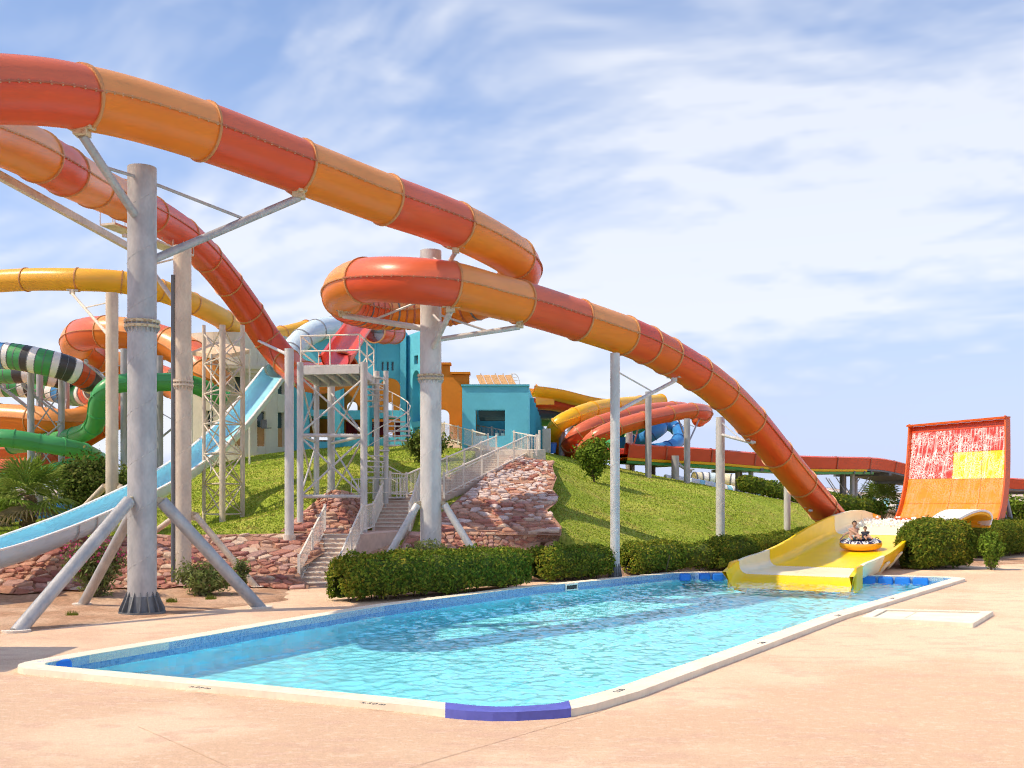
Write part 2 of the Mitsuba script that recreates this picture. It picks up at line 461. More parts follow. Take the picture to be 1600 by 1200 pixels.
# skimmer inlet on the far tile band
a, b = G(800, 925, 0.0), G(880, 914, 0.0)
e = POOL.exterior.interpolate(POOL.exterior.project(Point(*(G(899, 921, -0.1)[:2]))))
ax = nrm(G(1000, 904, 0.02) - G(830, 921, 0.02))
nn = np.array([ax[1], -ax[0], 0])
c = np.array([e.x, e.y, -0.03])
sk = part(pool, 'skimmer', cat([beam(c - ax * 0.32 + nn * 0.02 + Z3 * s * 0.09, c + ax * 0.32 + nn * 0.02 + Z3 * s * 0.09, 0.05, 0.05) for s in (-1, 1)] + [beam(c + ax * s * 0.30 + nn * 0.02 - Z3 * 0.1, c + ax * s * 0.30 + nn * 0.02 + Z3 * 0.1, 0.05, 0.05) for s in (-1, 1)]), 'white_metal')
part(sk, 'slot', beam(c - ax * 0.28 + nn * 0.012, c + ax * 0.28 + nn * 0.012, 0.02, 0.13), 'black_rubber')

# flat cream covers sunk into the deck beside the pool (balance tank hatch)
h = thing('tank_hatch', 'low cream stone hatch kerb with flat covers set in the deck beside the pool', 'hatch')
A, B, C, D = G(1345, 964, 0.1), G(1372, 951, 0.1), G(1552, 955, 0.1), G(1520, 974, 0.1)
hp = Polygon([A[:2], B[:2], C[:2], D[:2]])
part(h, 'kerb', prism(hp.difference(hp.buffer(-0.22)), -0.03, 0.10), 'coping_stone')
mid1, mid2 = A + (D - A) * 0.36, B + (C - B) * 0.36
for quad in ([A, B, mid2, mid1], [mid1, mid2, C, D]):
    pp = Polygon([k[:2] for k in quad]).intersection(hp.buffer(-0.23)).buffer(-0.012)
    part(h, 'cover', prism(pp, -0.03, 0.065), 'coping_stone')

# blue rubber fenders hanging at the pool's end walls
n_ = 0
for i, (px, py, w) in enumerate(((1080, 903, 17), (1101, 903, 17), (1122, 903, 17), (1355, 908, 22), (1383, 908, 22), (1410, 908.5, 22), (1438, 909.5, 23))):
    p = G(px, py, -0.07)
    e = POOL.exterior.interpolate(POOL.exterior.project(Point(p[0], p[1])))
    d = np.array([1, 0, 0]) if px < 1200 else nrm(G(1492, 906, 0) - G(1340, 902, 0))
    w_ = w * p[1] / F
    b = mf(m3.Manifold.cube([w_, 0.16, 0.26], True).refine(2))
    hull = m3.Manifold.batch_hull([m3.Manifold.sphere(0.05, 8).translate([sx * (w_ / 2 - .05), sy * 0.05, sz * 0.09]) for sx in (-1, 1) for sy in (-1, 1) for sz in (-1, 1)])
    v = mf(hull)
    n = np.array([d[1], -d[0], 0])
    solid('rubber_fender', f'blue fender at the waterline, {["leftmost", "middle", "rightmost"][i]} of three left of the yellow slide' if i < 3 else
          f'blue fender right of the yellow slide, {["nearest to it", "second from it", "third from it", "farthest from it"][i-3]} of the four', 'fender',
          tm(np.array([e.x, e.y, -0.07]) + n * 0.10 + v.vertices[:, :1] * d + v.vertices[:, 1:2] * n + v.vertices[:, 2:] * Z3, v.faces), 'pad_bright_blue', smooth=40, group='blue fenders at the pool end')
p = np.array([*POOL.exterior.interpolate(POOL.exterior.project(Point(*G(86, 1044)[:2]))).coords[0], 0])
hull = mf(m3.Manifold.batch_hull([m3.Manifold.sphere(0.06, 10).translate([sx * 0.24, sy * 0.06, sz * 0.09]) for sx in (-1, 1) for sy in (-1, 1) for sz in (-1, 1)]))
hull.apply_transform(trimesh.transformations.rotation_matrix(math.radians(45), [0, 0, 1]))
hull.apply_translation(G(84, 1044, -0.05) + np.array([0.02, -0.10, 0]))
solid('rubber_fender', 'bright blue rubber fender in the far left corner of the pool', 'fender', hull, 'pad_bright_blue', smooth=40)

PATCH = [[G(-100, 938), G(461, 921), P(507, 833.5, 37.7), P(-100, 845, 34)], [P(440, 829, 37.4), P(566, 836, 37.8), P(570, 785, 40.8), P(500, 778, 41.2)], [P(655, 831, 39.5), P(864, 833.5, 40), P(866, 722, 53.2), P(797, 714, 53.2)],
         [G(596, 912, .05), G(915, 893, .05), P(868, 834, 39.9), P(640, 833, 39.4)]]
f1a, f1b = (G(465, 917) + G(532, 917)) / 2, (P(505, 834, 37.7) + P(568, 834, 37.7)) / 2
f2a, f2b = (P(582, 827, 39.7) + P(642, 828, 39.7)) / 2, (P(606, 776, 43.6) + P(656, 776, 43.6)) / 2
f3a, f3b = P(664, 777, 44.6), P(800, 711, 54.5)
f4a, f4b = P(800, 709, 56.5), P(715, 688, 62)


def strip(p, q, w):                      # the plan of a stair flight as a quad
    d = nrm((q - p) * [1, 1, 0])
    s = np.array([d[1], -d[0], 0]) * w
    return [p - s, p + s, q + s, q - s]


SUNK = [(k, .12) for k in PATCH] + [(strip(a, b, w), .22) for a, b, w in ((f1a, f1b, .85), (f1b, f2a, 1.0), (f2a, f2b, .85), (f2b, f3a, 1.0), (f3a, f3b, 1.0), (f3b, f4a, 1.4), (f4a, f4b, 1.0))]

# terrain: sand bed, then the grassed mound that carries the buildings
TERR = []
for px, py, d, dz in [(-300, 945, 29, 0), (-100, 940, 29.5, 0), (60, 935, 30.3, 0), (250, 928, 31.5, 0), (460, 921, 33.7, 0), (0, 975, 23.5, .0), (200, 950, 27.5, 0), (420, 935, 30, 0),
                      (-300, 845, 33.5, 0), (-100, 845, 34, 0), (100, 842, 35, 0), (300, 838, 36.5, 0), (440, 836, 37, 0), (508, 834, 37.7, -.1),
                      (-250, 838, 42, 0), (0, 832, 42, 0), (100, 836, 41, 0), (200, 834, 41, 0), (320, 826, 41.5, 0), (390, 812, 44, 0), (-300, 822, 60, 0), (0, 812, 60, 0), (120, 806, 62, 0), (0, 798, 90, 0), (-300, 798, 90, 0), (220, 790, 58, 0),
                      (400, 765, 52, 0), (330, 770, 52, 0), (300, 735, 60, 0), (400, 712, 62, 0), (470, 712, 60, 0), (480, 760, 46, 0), (560, 762, 45, 0), (560, 720, 57, 0), (640, 702, 62, 0), (640, 745, 48, 0), (500, 776, 41, -.1), (567, 785, 40.5, -.1), (440, 829, 37.2, -.1),
                      (600, 776, 43.4, -.12), (650, 777, 43.6, -.12), (584, 827, 39.6, -.12), (640, 828, 39.6, -.12),
                      (655, 826, 39.4, -.15), (760, 828, 39.6, -.15), (860, 830, 40, -.15), (795, 716, 53, -.15), (862, 722, 53, -.15), (830, 772, 46, -.15), (700, 765, 46.5, -.2), (620, 740, 50, 0),
                      (500, 916, 34.5, -.1), (600, 893, 36.2, -.2), (700, 880, 37, -.3), (800, 870, 38, -.2), (880, 864, 39.5, 0),
                      (770, 703, 58, 0), (840, 703, 60, 0), (720, 700, 60, 0), (690, 715, 56, 0), (770, 700, 75, 0), (560, 705, 75, 0), (400, 710, 75, 0), (840, 705, 78, 0),
                      (880, 715, 62, 0), (960, 748, 60, 0), (1010, 757, 60, 0), (1075, 765, 60, 0), (1200, 782, 61, 0), (1290, 801, 62, 0), (1380, 812, 66, 0), (1000, 820, 49, 0), (930, 790, 50, 0), (900, 830, 43.5, 0), (1127, 852, 49, 0), (1060, 800, 52, 0), (1230, 832, 55, 0), (1180, 815, 55, 0),
                      (900, 745, 56, 0), (960, 785, 52, 0), (1000, 870, 43, 0), (1100, 868, 45, 0), (1200, 850, 50, 0)]:
    p = P(px, py, d)
    TERR.append((p[0], p[1], p[2] + dz))
for px, d, z in [(900, 38.6, .03), (970, 39, .02), (1060, 40.6, .02), (1140, 41.5, .03), (1300, 44, .02), (1400, 42, .01), (1500, 43, .01), (1600, 46, .01), (1450, 55, .03), (1330, 57, .3), (1600, 60, .0), (1800, 60, 0), (1900, 45, 0), (840, 37.8, .02), (700, 33.2, .02), (560, 31.3, .03),
                 (1500, 70, .1), (1300, 80, .6), (1600, 100, .1), (1100, 85, 1.0), (900, 85, 2.5), (1300, 130, .2), (900, 130, .3), (500, 130, .5), (0, 130, .5), (1700, 130, 0), (600, 95, 4), (300, 100, 2)]:
    TERR.append(((px - 800) * d / F, d, z))
TERR = np.array(TERR)
_rbf = RBFInterpolator(TERR[:, :2], TERR[:, 2], kernel='linear', smoothing=0.02)


def ground(x, y):
    return _rbf(np.stack([np.atleast_1d(x), np.atleast_1d(y)], -1).reshape(-1, 2))


def gz(p):
    return float(ground(p[0], p[1])[0])


gx, gy = np.meshgrid(np.arange(-42, 72.1, 0.3), np.r_[np.arange(20, 66, 0.3), np.arange(66, 132, 2.0)], indexing='ij')
tz = ground(gx.ravel(), gy.ravel()).reshape(gx.shape)
tz += 0.07 * (meshkit.fbm(np.stack([gx * 0.8, gy * 0.8, gx * 0], -1), 4, 2) - 0.5) * np.clip(tz + 0.4, 0, 1)
pts = spoints(np.stack([gx, gy], -1).reshape(-1, 2))
din = distance(DECK.exterior, pts).reshape(gx.shape)
sd = np.where(contains_xy(DECK, gx, gy), -din, din)
k = np.clip((sd + 0.75) / 0.6, 0, 1)
tz = -0.28 * (1 - k) + np.maximum(tz, 0.012) * k
for quad, dz in SUNK:                    # the ground lies below the stone faces and the stairs
    bl, br, tr, tl = [np.asarray(q_, float) for q_ in quad]
    ss, tt = [q_.ravel()[:, None] for q_ in np.meshgrid(np.linspace(-.04, 1.04, 60), np.linspace(-.04, 1.04, 60))]
    pp = bl * (1 - ss) * (1 - tt) + br * ss * (1 - tt) + tr * ss * tt + tl * (1 - ss) * tt
    sel = np.where((gx >= pp[:, 0].min()) & (gx <= pp[:, 0].max()) & (gy >= pp[:, 1].min()) & (gy <= pp[:, 1].max()))
    zz = griddata(pp[:, :2], pp[:, 2], (gx[sel], gy[sel]), method='linear')
    ok = np.isfinite(zz)
    tz[sel[0][ok], sel[1][ok]] = np.minimum(tz[sel[0][ok], sel[1][ok]], zz[ok] - dz)
edge = np.clip((gx - 60) / 11, 0, 1) + np.clip((-32 - gx) / 9, 0, 1)
tz = tz * (1 - np.clip(edge, 0, 1)) - 0.34 * np.clip(edge, 0, 1)
idx = np.arange(gx.size).reshape(gx.shape)
q = np.stack([idx[:-1, :-1], idx[1:, :-1], idx[1:, 1:], idx[:-1, 1:]], -1).reshape(-1, 4)
tv = np.stack([gx, gy, tz], -1).reshape(-1, 3)
cz = tv[q].mean(1)
keep = (sd.ravel()[q].max(1) > -1.2) & ~contains_xy(POOL.buffer(.42), cz[:, 0], cz[:, 1])
jag = 0.5 * meshkit.fbm(cz * 0.7, 3, 8)
grassy = (cz[:, 2] > 0.12 + 0.5 * jag) & (cz[:, 0] > 1.5) & (cz[:, 0] < 20) | (cz[:, 2] > 1.15 + 0.4 * jag)
for nm, lab, mat, sel in (('grass_hill', 'sloping mown lawn on the mound below the buildings', 'lawn', grassy & keep), ('sand_bed', 'bare reddish sand between the deck and the stone slopes', 'sand', ~grassy & keep)):
    m = tm(tv, q[sel])
    m.remove_unreferenced_vertices()
    solid(nm, lab, None, m, mat, smooth=True, kind='structure')
gq = q[grassy & keep]

# short grass standing on the lawn (nobody could count it)
tri = np.vstack([gq[:, [0, 1, 2]], gq[:, [0, 2, 3]]])
a, b, c = tv[tri[:, 0]], tv[tri[:, 1]], tv[tri[:, 2]]
vis = (np.abs(a[:, 0] / a[:, 1]) < 0.52) & (a[:, 1] < 66)
a, b, c = a[vis], b[vis], c[vis]
ar = np.linalg.norm(np.cross(b - a, c - a), axis=1) / a[:, 1] ** 1.2
n = 150000
pick = rng.choice(len(a), n, p=ar / ar.sum())
u, v = rng.random(n), rng.random(n)
fl = u + v > 1
u[fl], v[fl] = 1 - u[fl], 1 - v[fl]
o = a[pick] + u[:, None] * (b - a)[pick] + v[:, None] * (c - a)[pick]
an = rng.uniform(0, 2 * np.pi, n)
patch = meshkit.fbm(o * 0.55, 3, 41)
hgt = rng.uniform(0.03, 0.07, n) * (0.6 + 0.9 * patch)
wd = rng.uniform(0.02, 0.045, n)
dx = np.stack([np.cos(an), np.sin(an), an * 0], 1) * wd[:, None]
lean = np.stack([rng.normal(0, .5, n), rng.normal(0, .5, n), np.ones(n)], 1) * hgt[:, None]
gv = np.stack([o - dx - [0, 0, .01], o + dx - [0, 0, .01], o + lean], 1).reshape(-1, 3)
dry = np.clip((meshkit.fbm(o * np.array([1.3, 1.3, .5]), 3, 71) - 0.52) * 5, 0, 1)[:, None] * rng.uniform(0.4, 1, (n, 1))
gc = (np.array([0.30, 0.395, 0.052]) * (1 - dry) + np.array([0.44, 0.38, 0.13]) * dry) * rng.uniform(0.65, 1.35, (n, 1)) * np.where(rng.random((n, 1)) < .2, [1.25, 1.1, 1], [1, 1, 1])
solid('grass', 'short mown grass covering the mound', None, tm(gv, np.arange(3 * n).reshape(-1, 3)), 'leaf', kind='stuff', color=np.repeat(gc, 3, 0))

# far desert ridges
for i, (d, h0, s) in enumerate(((1500, 16, 3), (2600, 34, 8))):
    xs = np.linspace(-2.2 * d, 2.2 * d, 220)
    hh = h0 * (0.25 + 1.3 * meshkit.fbm(np.stack([xs / d * 9, xs * 0 + s, xs * 0], -1), 4, s))
    ys = np.array([-120, -60, 0, 80, 220.0])
    prof = np.array([0, .6, 1, .7, 0])
    v = np.stack([np.repeat(xs[:, None], 5, 1), d + ys[None] + 0 * xs[:, None], hh[:, None] * prof[None] - 0.5], -1).reshape(-1, 3)
    solid('desert_hill', ['low bare desert ridge on the horizon', 'higher pale ridge far behind the first'][i], None, tm(v, ringfaces(220, 5, False)), 'far_rock', smooth=True, kind='structure')


# ---------------------------------------------------------------- stone slopes
def stone_wall(name, label, quad, size, seed, nu=2.0, salt=None, maxparts=300, bulge=0.0, ragged=2.0):
    key = thing(name, label, 'stone wall', 'flagstone faced slopes')
    bl, br, tr, tl = [np.asarray(k, float) for k in quad]
    W, Hh = (np.linalg.norm(br - bl) + np.linalg.norm(tr - tl)) / 2, (np.linalg.norm(tl - bl) + np.linalg.norm(tr - br)) / 2

    def at(s, t):
        s, t = np.asarray(s)[..., None], np.asarray(t)[..., None]
        s = s * (1 + .05 * (meshkit.fbm(np.concatenate([t * 7, t * 0 + seed, t * 0], -1), 2, seed)[..., None] - .5) * np.clip(s * 2 - 1, 0, 1) * ragged)
        p = bl * (1 - s) * (1 - t) + br * s * (1 - t) + tr * s * t + tl * (1 - s) * t
        return p + Z3 * bulge * np.sin(np.pi * np.clip(s, 0, 1)) * np.clip(t, 0, 1)
    nrm_ = nrm(np.cross(br - bl, tl - bl))
    s, t = np.meshgrid(np.linspace(-.01, 1.01, 30), np.linspace(-.02, 1.02, 12), indexing='ij')
    wob = 0.05 * (meshkit.fbm(np.stack([s * W, t * Hh, s * 0], -1), 3, seed) - 0.5)
    part(key, 'bedding', tm((at(s, t) + wob[..., None] * nrm_).reshape(-1, 3), ringfaces(30, 12, False)), 'mortar', smooth=True)
    r = np.random.default_rng(seed)
    n = int(W * Hh / (size * size / 1.5))
    pp = r.random((n, 2)) * [W, Hh * nu]
    for _ in range(2):                   # relax a little so that the stones are of a kind
        vor = Voronoi(np.vstack([pp, pp * [-1, 1], pp * [1, -1], [2 * W, 0] + pp * [-1, 1], [0, 2 * Hh * nu] + pp * [1, -1]]))
        pp = np.array([0.5 * p + 0.5 * vor.vertices[vor.regions[vor.point_region[i]]].mean(0) for i, p in enumerate(pp)])
    vor = Voronoi(np.vstack([pp, pp * [-1, 1], pp * [1, -1], [2 * W, 0] + pp * [-1, 1], [0, 2 * Hh * nu] + pp * [1, -1]]))
    out = []
    for i in range(n):
        poly = Polygon(vor.vertices[vor.regions[vor.point_region[i]]])
        poly = poly.buffer(-0.10 * size * r.uniform(.6, 1.4)).buffer(-0.03).buffer(0.03, quad_segs=2).simplify(0.012)
        if poly.geom_type != 'Polygon' or poly.area < 0.15 * size * size:
            continue
        c = np.array(poly.exterior.coords)[:-1]
        hgt = r.uniform(0.03, 0.10)
        tilt = r.normal(0, .08, 2)
        cen = c.mean(0)
        lv = []
        for f, z in ((1.0, -0.05), (1.0, hgt * .75), (0.84, hgt)):
            cc = cen + (c - cen) * f
            zz = z + ((cc - cen) @ tilt) * (z > 0) + (r.normal(0, .008, len(cc)) if z > 0 else 0)
            lv.append(at(cc[:, 0] / W, cc[:, 1] / (Hh * nu)) + zz[:, None] * nrm_)
        m = len(c)
        v = np.vstack(lv + [at(np.array([cen[0] / W]), np.array([cen[1] / (Hh * nu)])) + nrm_ * hgt * 1.02])
        f = np.vstack([tm(v[:3 * m], ringfaces(3, m)).faces, [[2 * m + j, 2 * m + (j + 1) % m, 3 * m] for j in range(m)]])
        mesh = trimesh.Trimesh(v, f, process=False)
        if np.dot(np.cross(v[2 * m + 1] - v[2 * m], v[3 * m] - v[2 * m]), nrm_) < 0:
            mesh.invert()
        cw = v[-1]
        mat = f'flagstone_{r.choice(6, p=[.24, .24, .16, .14, .08, .14])}'
        if salt is not None and r.random() < salt(cen[0] / W, cen[1] / (Hh * nu)):
            mat = 'flagstone_salt'
        out.append((cw[1], mesh, mat))
    out.sort(key=lambda k: k[0])
    for _, mesh, mat in out[:maxparts]:
        part(key, 'stone', mesh, mat)
    if len(out) > maxparts:
        rest = [(m_, np.array(STONES[int(t_[-1])] if t_[-1].isdigit() else (.60, .49, .44)) * .95 * r.uniform(.85, 1.15)) for _, m_, t_ in out[maxparts:]]
        part(key, 'small_stones', cat([k[0] for k in rest]), 'painted', kind='stuff', color=np.vstack([np.repeat(c_[None], len(m_.vertices), 0) for m_, c_ in rest]))
    return key


stone_wall('stone_wall', 'low slope faced with red flagstones along the sand, left of the stairs', PATCH[0], 0.42, 5, nu=1.35)
stone_wall('stone_wall', 'rounded mound of pale red flagstones beside the upper stair flight', PATCH[1], 0.34, 6, nu=1.3, bulge=0.35)
stone_wall('stone_wall', 'broad flagstone slope with white salt stains right of the stairs', PATCH[2], 0.48, 7, nu=1.0, ragged=4.5,
           salt=lambda s, t: 0.25 + 0.55 * (abs(s - .32) < .28 and .35 < t < .8) + 0.2 * (t > .75))
stone_wall('stone_wall', 'lowest flagstone band just behind the clipped front hedge', PATCH[3], 0.34, 8, nu=1.25)


# ---------------------------------------------------------------- stairs and railings
def flight(key, p, q, width, n, wd=None):
    p, q = np.asarray(p, float), np.asarray(q, float)
    run = (q - p) * [1, 1, 0]
    d = nrm(run)
    s = np.array([d[1], -d[0], 0]) if wd is None else nrm(wd)
    L, rise = np.linalg.norm(run), (q[2] - p[2]) / n
    for i in range(n):
        c = p + d * L * (i + .5) / n
        z1 = p[2] + rise * (i + 1)
        sk_ = part(key, 'step', beam(c - s * width / 2 + Z3 * (z1 - p[2] - .33), c + s * width / 2 + Z3 * (z1 - p[2] - .33), L / n + .005, .58), 'step_concrete')
        e_ = c - d * .02 + Z3 * (z1 - p[2] - .02)
        part(sk_, 'tread', beam(e_ - s * (width / 2 + .01), e_ + s * (width / 2 + .01), L / n + .03, .04), 'light_concrete')


def railing(label, pts, h=0.95, group='cream stair railings', post_every=2.2, bal=0.13):
    key = thing('stair_railing', label, 'railing', group)
    pts = [np.asarray(p, float) for p in pts]
    top, low, bars = [], [], []
    for a, b in zip(pts[:-1], pts[1:]):
        L = np.linalg.norm(b - a)
        top.append(beam(a + Z3 * h, b + Z3 * h, .055, .05))
        low.append(beam(a + Z3 * .12, b + Z3 * .12, .04, .04))
        nb = int(L / bal)
        bars += [beam(a + (b - a) * i / nb + Z3 * .12, a + (b - a) * i / nb + Z3 * h, .018, .018) for i in range(1, nb)]
    part(key, 'top_rail', cat(top), 'white_metal')
    part(key, 'bottom_rail', cat(low), 'white_metal')
    part(key, 'baluster', cat(bars), 'white_metal', kind='stuff')
    posts = [pts[0]]
    for a, b in zip(pts[:-1], pts[1:]):
        m = max(1, round(np.linalg.norm(b - a) / post_every))
        posts += [a + (b - a) * i / m for i in range(1, m + 1)]
    for p in posts:
        part(key, 'post', box(p + Z3 * (h / 2 + .02), (.085, .085, h + .14)), 'white_metal')


st = thing('stone_stairs', 'pinkish concrete stairs climbing from the deck to the buildings', 'stairs')
flight(st, f1a, f1b, 1.35, 11)
part(st, 'landing', cat([beam(f1b - Z3 * .77, f2a - Z3 * .77, 1.5, 1.5)]), 'step_concrete')
flight(st, f2a, f2b, 1.35, 9)
part(st, 'landing', beam(f2b - Z3 * .77, f3a - Z3 * .77, 1.6, 1.5), 'step_concrete')
flight(st, f3a, f3b, 1.7, 16)
part(st, 'landing', beam(f3b - Z3 * .17 + [-.4, -.2, 0], f4a - Z3 * .17 + [.3, .3, 0], 3.0, .8), 'light_concrete')
flight(st, f4a, f4b, 1.7, 9)


def side(p, q, w):
    d = nrm((q - p) * [1, 1, 0])
    return np.array([d[1], -d[0], 0]) * w


s1, s2, s3, s4 = side(f1a, f1b, .66), side(f2a, f2b, .66), side(f3a, f3b, .84), side(f4a, f4b, .84)
railing('cream metal railing on the left of the lowest stair flight', [f1a - s1, f1b - s1])
railing('cream metal railing linking the lowest flight to the second flight', [f1a + s1, f1b + s1, f2a - s2, f2b - s2])
railing('cream metal railing on the right of the second flight, partly behind the thick grey column', [f2a + s2, f2b + s2])
railing('cream metal railing on the left of the long upper flight', [f2b - s2 + [.1, .1, 0], f3a - s3 + [0, 0, 0], f3b - s3])
railing('cream railing above the salt stained slope right of the long flight', [f3a + s3, f3b + s3, P(838, 711, 53.6)])
railing('cream railing on the near side of the top flight below the orange wall', [f4a - s4 + [-.5, 0, 0], f4b - s4, P(690, 688, 62.5)])
railing('cream railing on the far side of the top flight below the turquoise block', [f4a + s4 + [.6, .3, 0], f4b + s4])
# ---------------------------------------------------------------- closed flume tubes
def tube_run(key, ctrl, r, rings, cols, n=28, seam=True, flange='flange_tan', per=7, seamc=None, wallr=0.045, flw=0.032, bleach=None, studs=False):
    """ctrl: centre line points; rings: indices of ctrl where sections meet; cols: a colour per section."""
    cs, k = spline(ctrl)
    bounds = [np.interp(i, np.arange(len(k)), k) for i in rings]
    N = per * len(ctrl) * 2
    for i, (a, b) in enumerate(zip(bounds[:-1], bounds[1:])):
        m = max(5, int(round((b - a) / k[-1] * N)))
        pts = cs(np.linspace(a, b, m))
        c = cols[i % len(cols)]
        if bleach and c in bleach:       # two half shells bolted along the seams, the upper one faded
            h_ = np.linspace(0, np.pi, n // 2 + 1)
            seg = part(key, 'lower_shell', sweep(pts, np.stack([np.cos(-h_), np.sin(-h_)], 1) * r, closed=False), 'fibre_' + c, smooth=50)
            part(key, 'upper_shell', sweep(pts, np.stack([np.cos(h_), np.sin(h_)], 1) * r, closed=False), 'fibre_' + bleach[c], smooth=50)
        else:
            seg = part(key, 'segment', sweep(pts, circ(r, n)), 'fibre_' + c, smooth=50)
        if seam:
            sm = []
            for sgn in (-1, 1):
                sm.append(sweep(pts, np.array([[sgn * (r - .02), -.018], [sgn * (r + .055), -.018], [sgn * (r + .055), .018], [sgn * (r - .02), .018]])))
            if studs:                    # bolts through the seam
                tt, s_, u_ = frames(pts)
                L_ = np.r_[0, np.cumsum(np.linalg.norm(np.diff(pts, axis=0), axis=1))]
                bl_ = []
                for w_ in np.arange(.12, L_[-1], .24):
                    c_, d_, e_ = (np.array([np.interp(w_, L_, k_[:, ax]) for ax in range(3)]) for k_ in (pts, s_, u_))
                    bl_ += [beam(c_ + d_ * sgn * (r + .03) - e_ * .034, c_ + d_ * sgn * (r + .03) + e_ * .034, .03, .03) for sgn in (-1, 1)]
                part(seg, 'bolt', cat(bl_), 'rusty', kind='stuff')
            part(seg, 'seam', cat(sm), seamc or ('flange_red' if c in ('red', 'crimson') else 'flange_tan' if c in ('orange', 'amber', 'deep_orange') else 'fibre_' + c))
    for b in bounds:
        t = cs(b, 1)
        p = cs(b)
        t, s, u = frame(t)
        a = np.linspace(0, 2 * np.pi, 33)[:-1]
        c = np.cos(a)[:, None] * s + np.sin(a)[:, None] * u
        v = np.vstack([p + c * rr + t * o for rr, o in ((r - .02, -flw), (r + wallr, -flw), (r + wallr, flw), (r - .02, flw))])
        part(key, 'flange', tm(v, ringfaces(4, 32)), flange, smooth=30)
    return cs, k


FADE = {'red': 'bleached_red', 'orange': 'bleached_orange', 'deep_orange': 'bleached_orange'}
big = thing('tube_slide', 'giant orange and red closed tube slide looping overhead and diving down to the yellow runout', 'water slide')
# climbing run at the left (front of the platform up, round behind the left edge, then the high front run)
A = [P(533, 577, 45.5), P(508, 590, 46.5), P(478, 588, 48), P(448, 566, 49), P(418, 530, 48.5), P(390, 488, 47), P(357, 443, 45.5), P(322, 401, 43.5), P(285, 366, 41.2), P(235, 334, 38.5), P(190, 312, 36.2), P(143, 290, 34), P(100, 267, 32), P(66, 248, 30.5), P(22, 225, 28.6),
     P(-40, 200, 26.2), P(-95, 178, 24), P(-130, 160, 22.6), P(-135, 146, 21.9), P(-100, 137, 21.8), P(-40, 138, 22.4), P(35, 141, 23.2), P(128, 153, 24.3)]
for i in range(1, 12):                   # the climb stands a little farther off
    A[i] = A[i] + (A[i] - np.array([0, 0, H])) * (0.15 * math.sin(math.pi * i / 12) ** .7)
tube_run(big, A, 0.71, [0, 2, 3, 4, 5, 6, 7, 8, 9, 10], ['red', 'deep_orange', 'red', 'red', 'red', 'red', 'red', 'red', 'red'])
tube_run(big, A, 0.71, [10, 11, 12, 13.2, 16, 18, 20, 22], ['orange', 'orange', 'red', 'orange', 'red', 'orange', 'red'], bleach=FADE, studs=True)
B = [P(128, 153, 24.3), P(220, 174, 25.4), P(318, 205, 26.6), P(390, 231, 27.7), P(467, 260, 28.8), P(535, 286, 30), P(603, 312, 31), P(660, 332, 32.4), P(712, 352, 33.6), P(765, 378, 35.4), P(804, 403, 37.2), P(815, 425, 39.5), P(800, 447, 41.8), P(760, 468, 43.3), P(700, 481, 44), P(640, 487, 43.8), P(590, 486, 42.8), P(552, 478, 41.2), P(536, 464, 38.6),
     P(541, 449, 36.4), P(570, 438.5, 34.8), P(635, 438, 33.6), P(704, 445, 33.8), P(760, 459, 34.9), P(812, 472, 36), P(860, 486, 37.1), P(904, 500, 38), P(940, 512, 38.8), P(975, 524, 39.6), P(1010, 539, 40.6), P(1042, 556, 41.6), P(1088, 583, 43.2), P(1130, 615, 44.8), P(1172, 657, 46.6), P(1214, 708, 48.6), P(1253, 755, 50.6), P(1285, 793, 52.2), P(1312, 824, 53.8)]
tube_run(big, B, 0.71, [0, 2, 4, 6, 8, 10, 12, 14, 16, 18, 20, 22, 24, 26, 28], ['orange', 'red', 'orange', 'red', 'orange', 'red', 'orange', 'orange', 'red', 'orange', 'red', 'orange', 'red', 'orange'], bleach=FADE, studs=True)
tube_run(big, B, 0.71, [28, 29, 30, 31, 32, 33, 34, 35, 36, 37], ['red', 'deep_orange', 'red', 'deep_orange', 'deep_orange', 'red', 'deep_orange', 'red', 'red'])
# stiffening ribs under the turn behind the thick column
csB, kB = spline(B)
for u in np.linspace(12.4, 17.4, 18):
    b = np.interp(u, np.arange(len(kB)), kB)
    t, s, w = frame(csB(b, 1))
    a = np.linspace(0, 2 * np.pi, 25)[:-1]
    c = np.cos(a)[:, None] * s + np.sin(a)[:, None] * w
    part(big, 'rib', tm(np.vstack([csB(b) + c * rr + t * o for rr, o in ((.70, -.035), (.735, -.035), (.735, .035), (.70, .035))]), ringfaces(4, 24)), 'flange_red' if int(u * 10) % 4 else 'dark_steel', smooth=30)


# ---------------------------------------------------------------- open troughs
def trough_prof(w, h, th=0.05, lip=0.10, rnd=0.5, n=7):
    """outer and inner face of a U: half width w, height h, floor flat in the middle."""
    rr = min(rnd, w, h)
    a = np.linspace(0, np.pi / 2, n)
    right = [(w - rr + rr * np.sin(x), rr - rr * np.cos(x)) for x in a] + [(w, h), (w + lip, h), (w + lip, h - .05), (w + th, h - .05)]
    out = [(w - rr + (rr + th) * np.sin(x), rr - (rr + th) * np.cos(x)) for x in a[::-1]]
    half = right + out
    left = [(-x, y) for x, y in half[::-1]]
    return np.array(half + left)


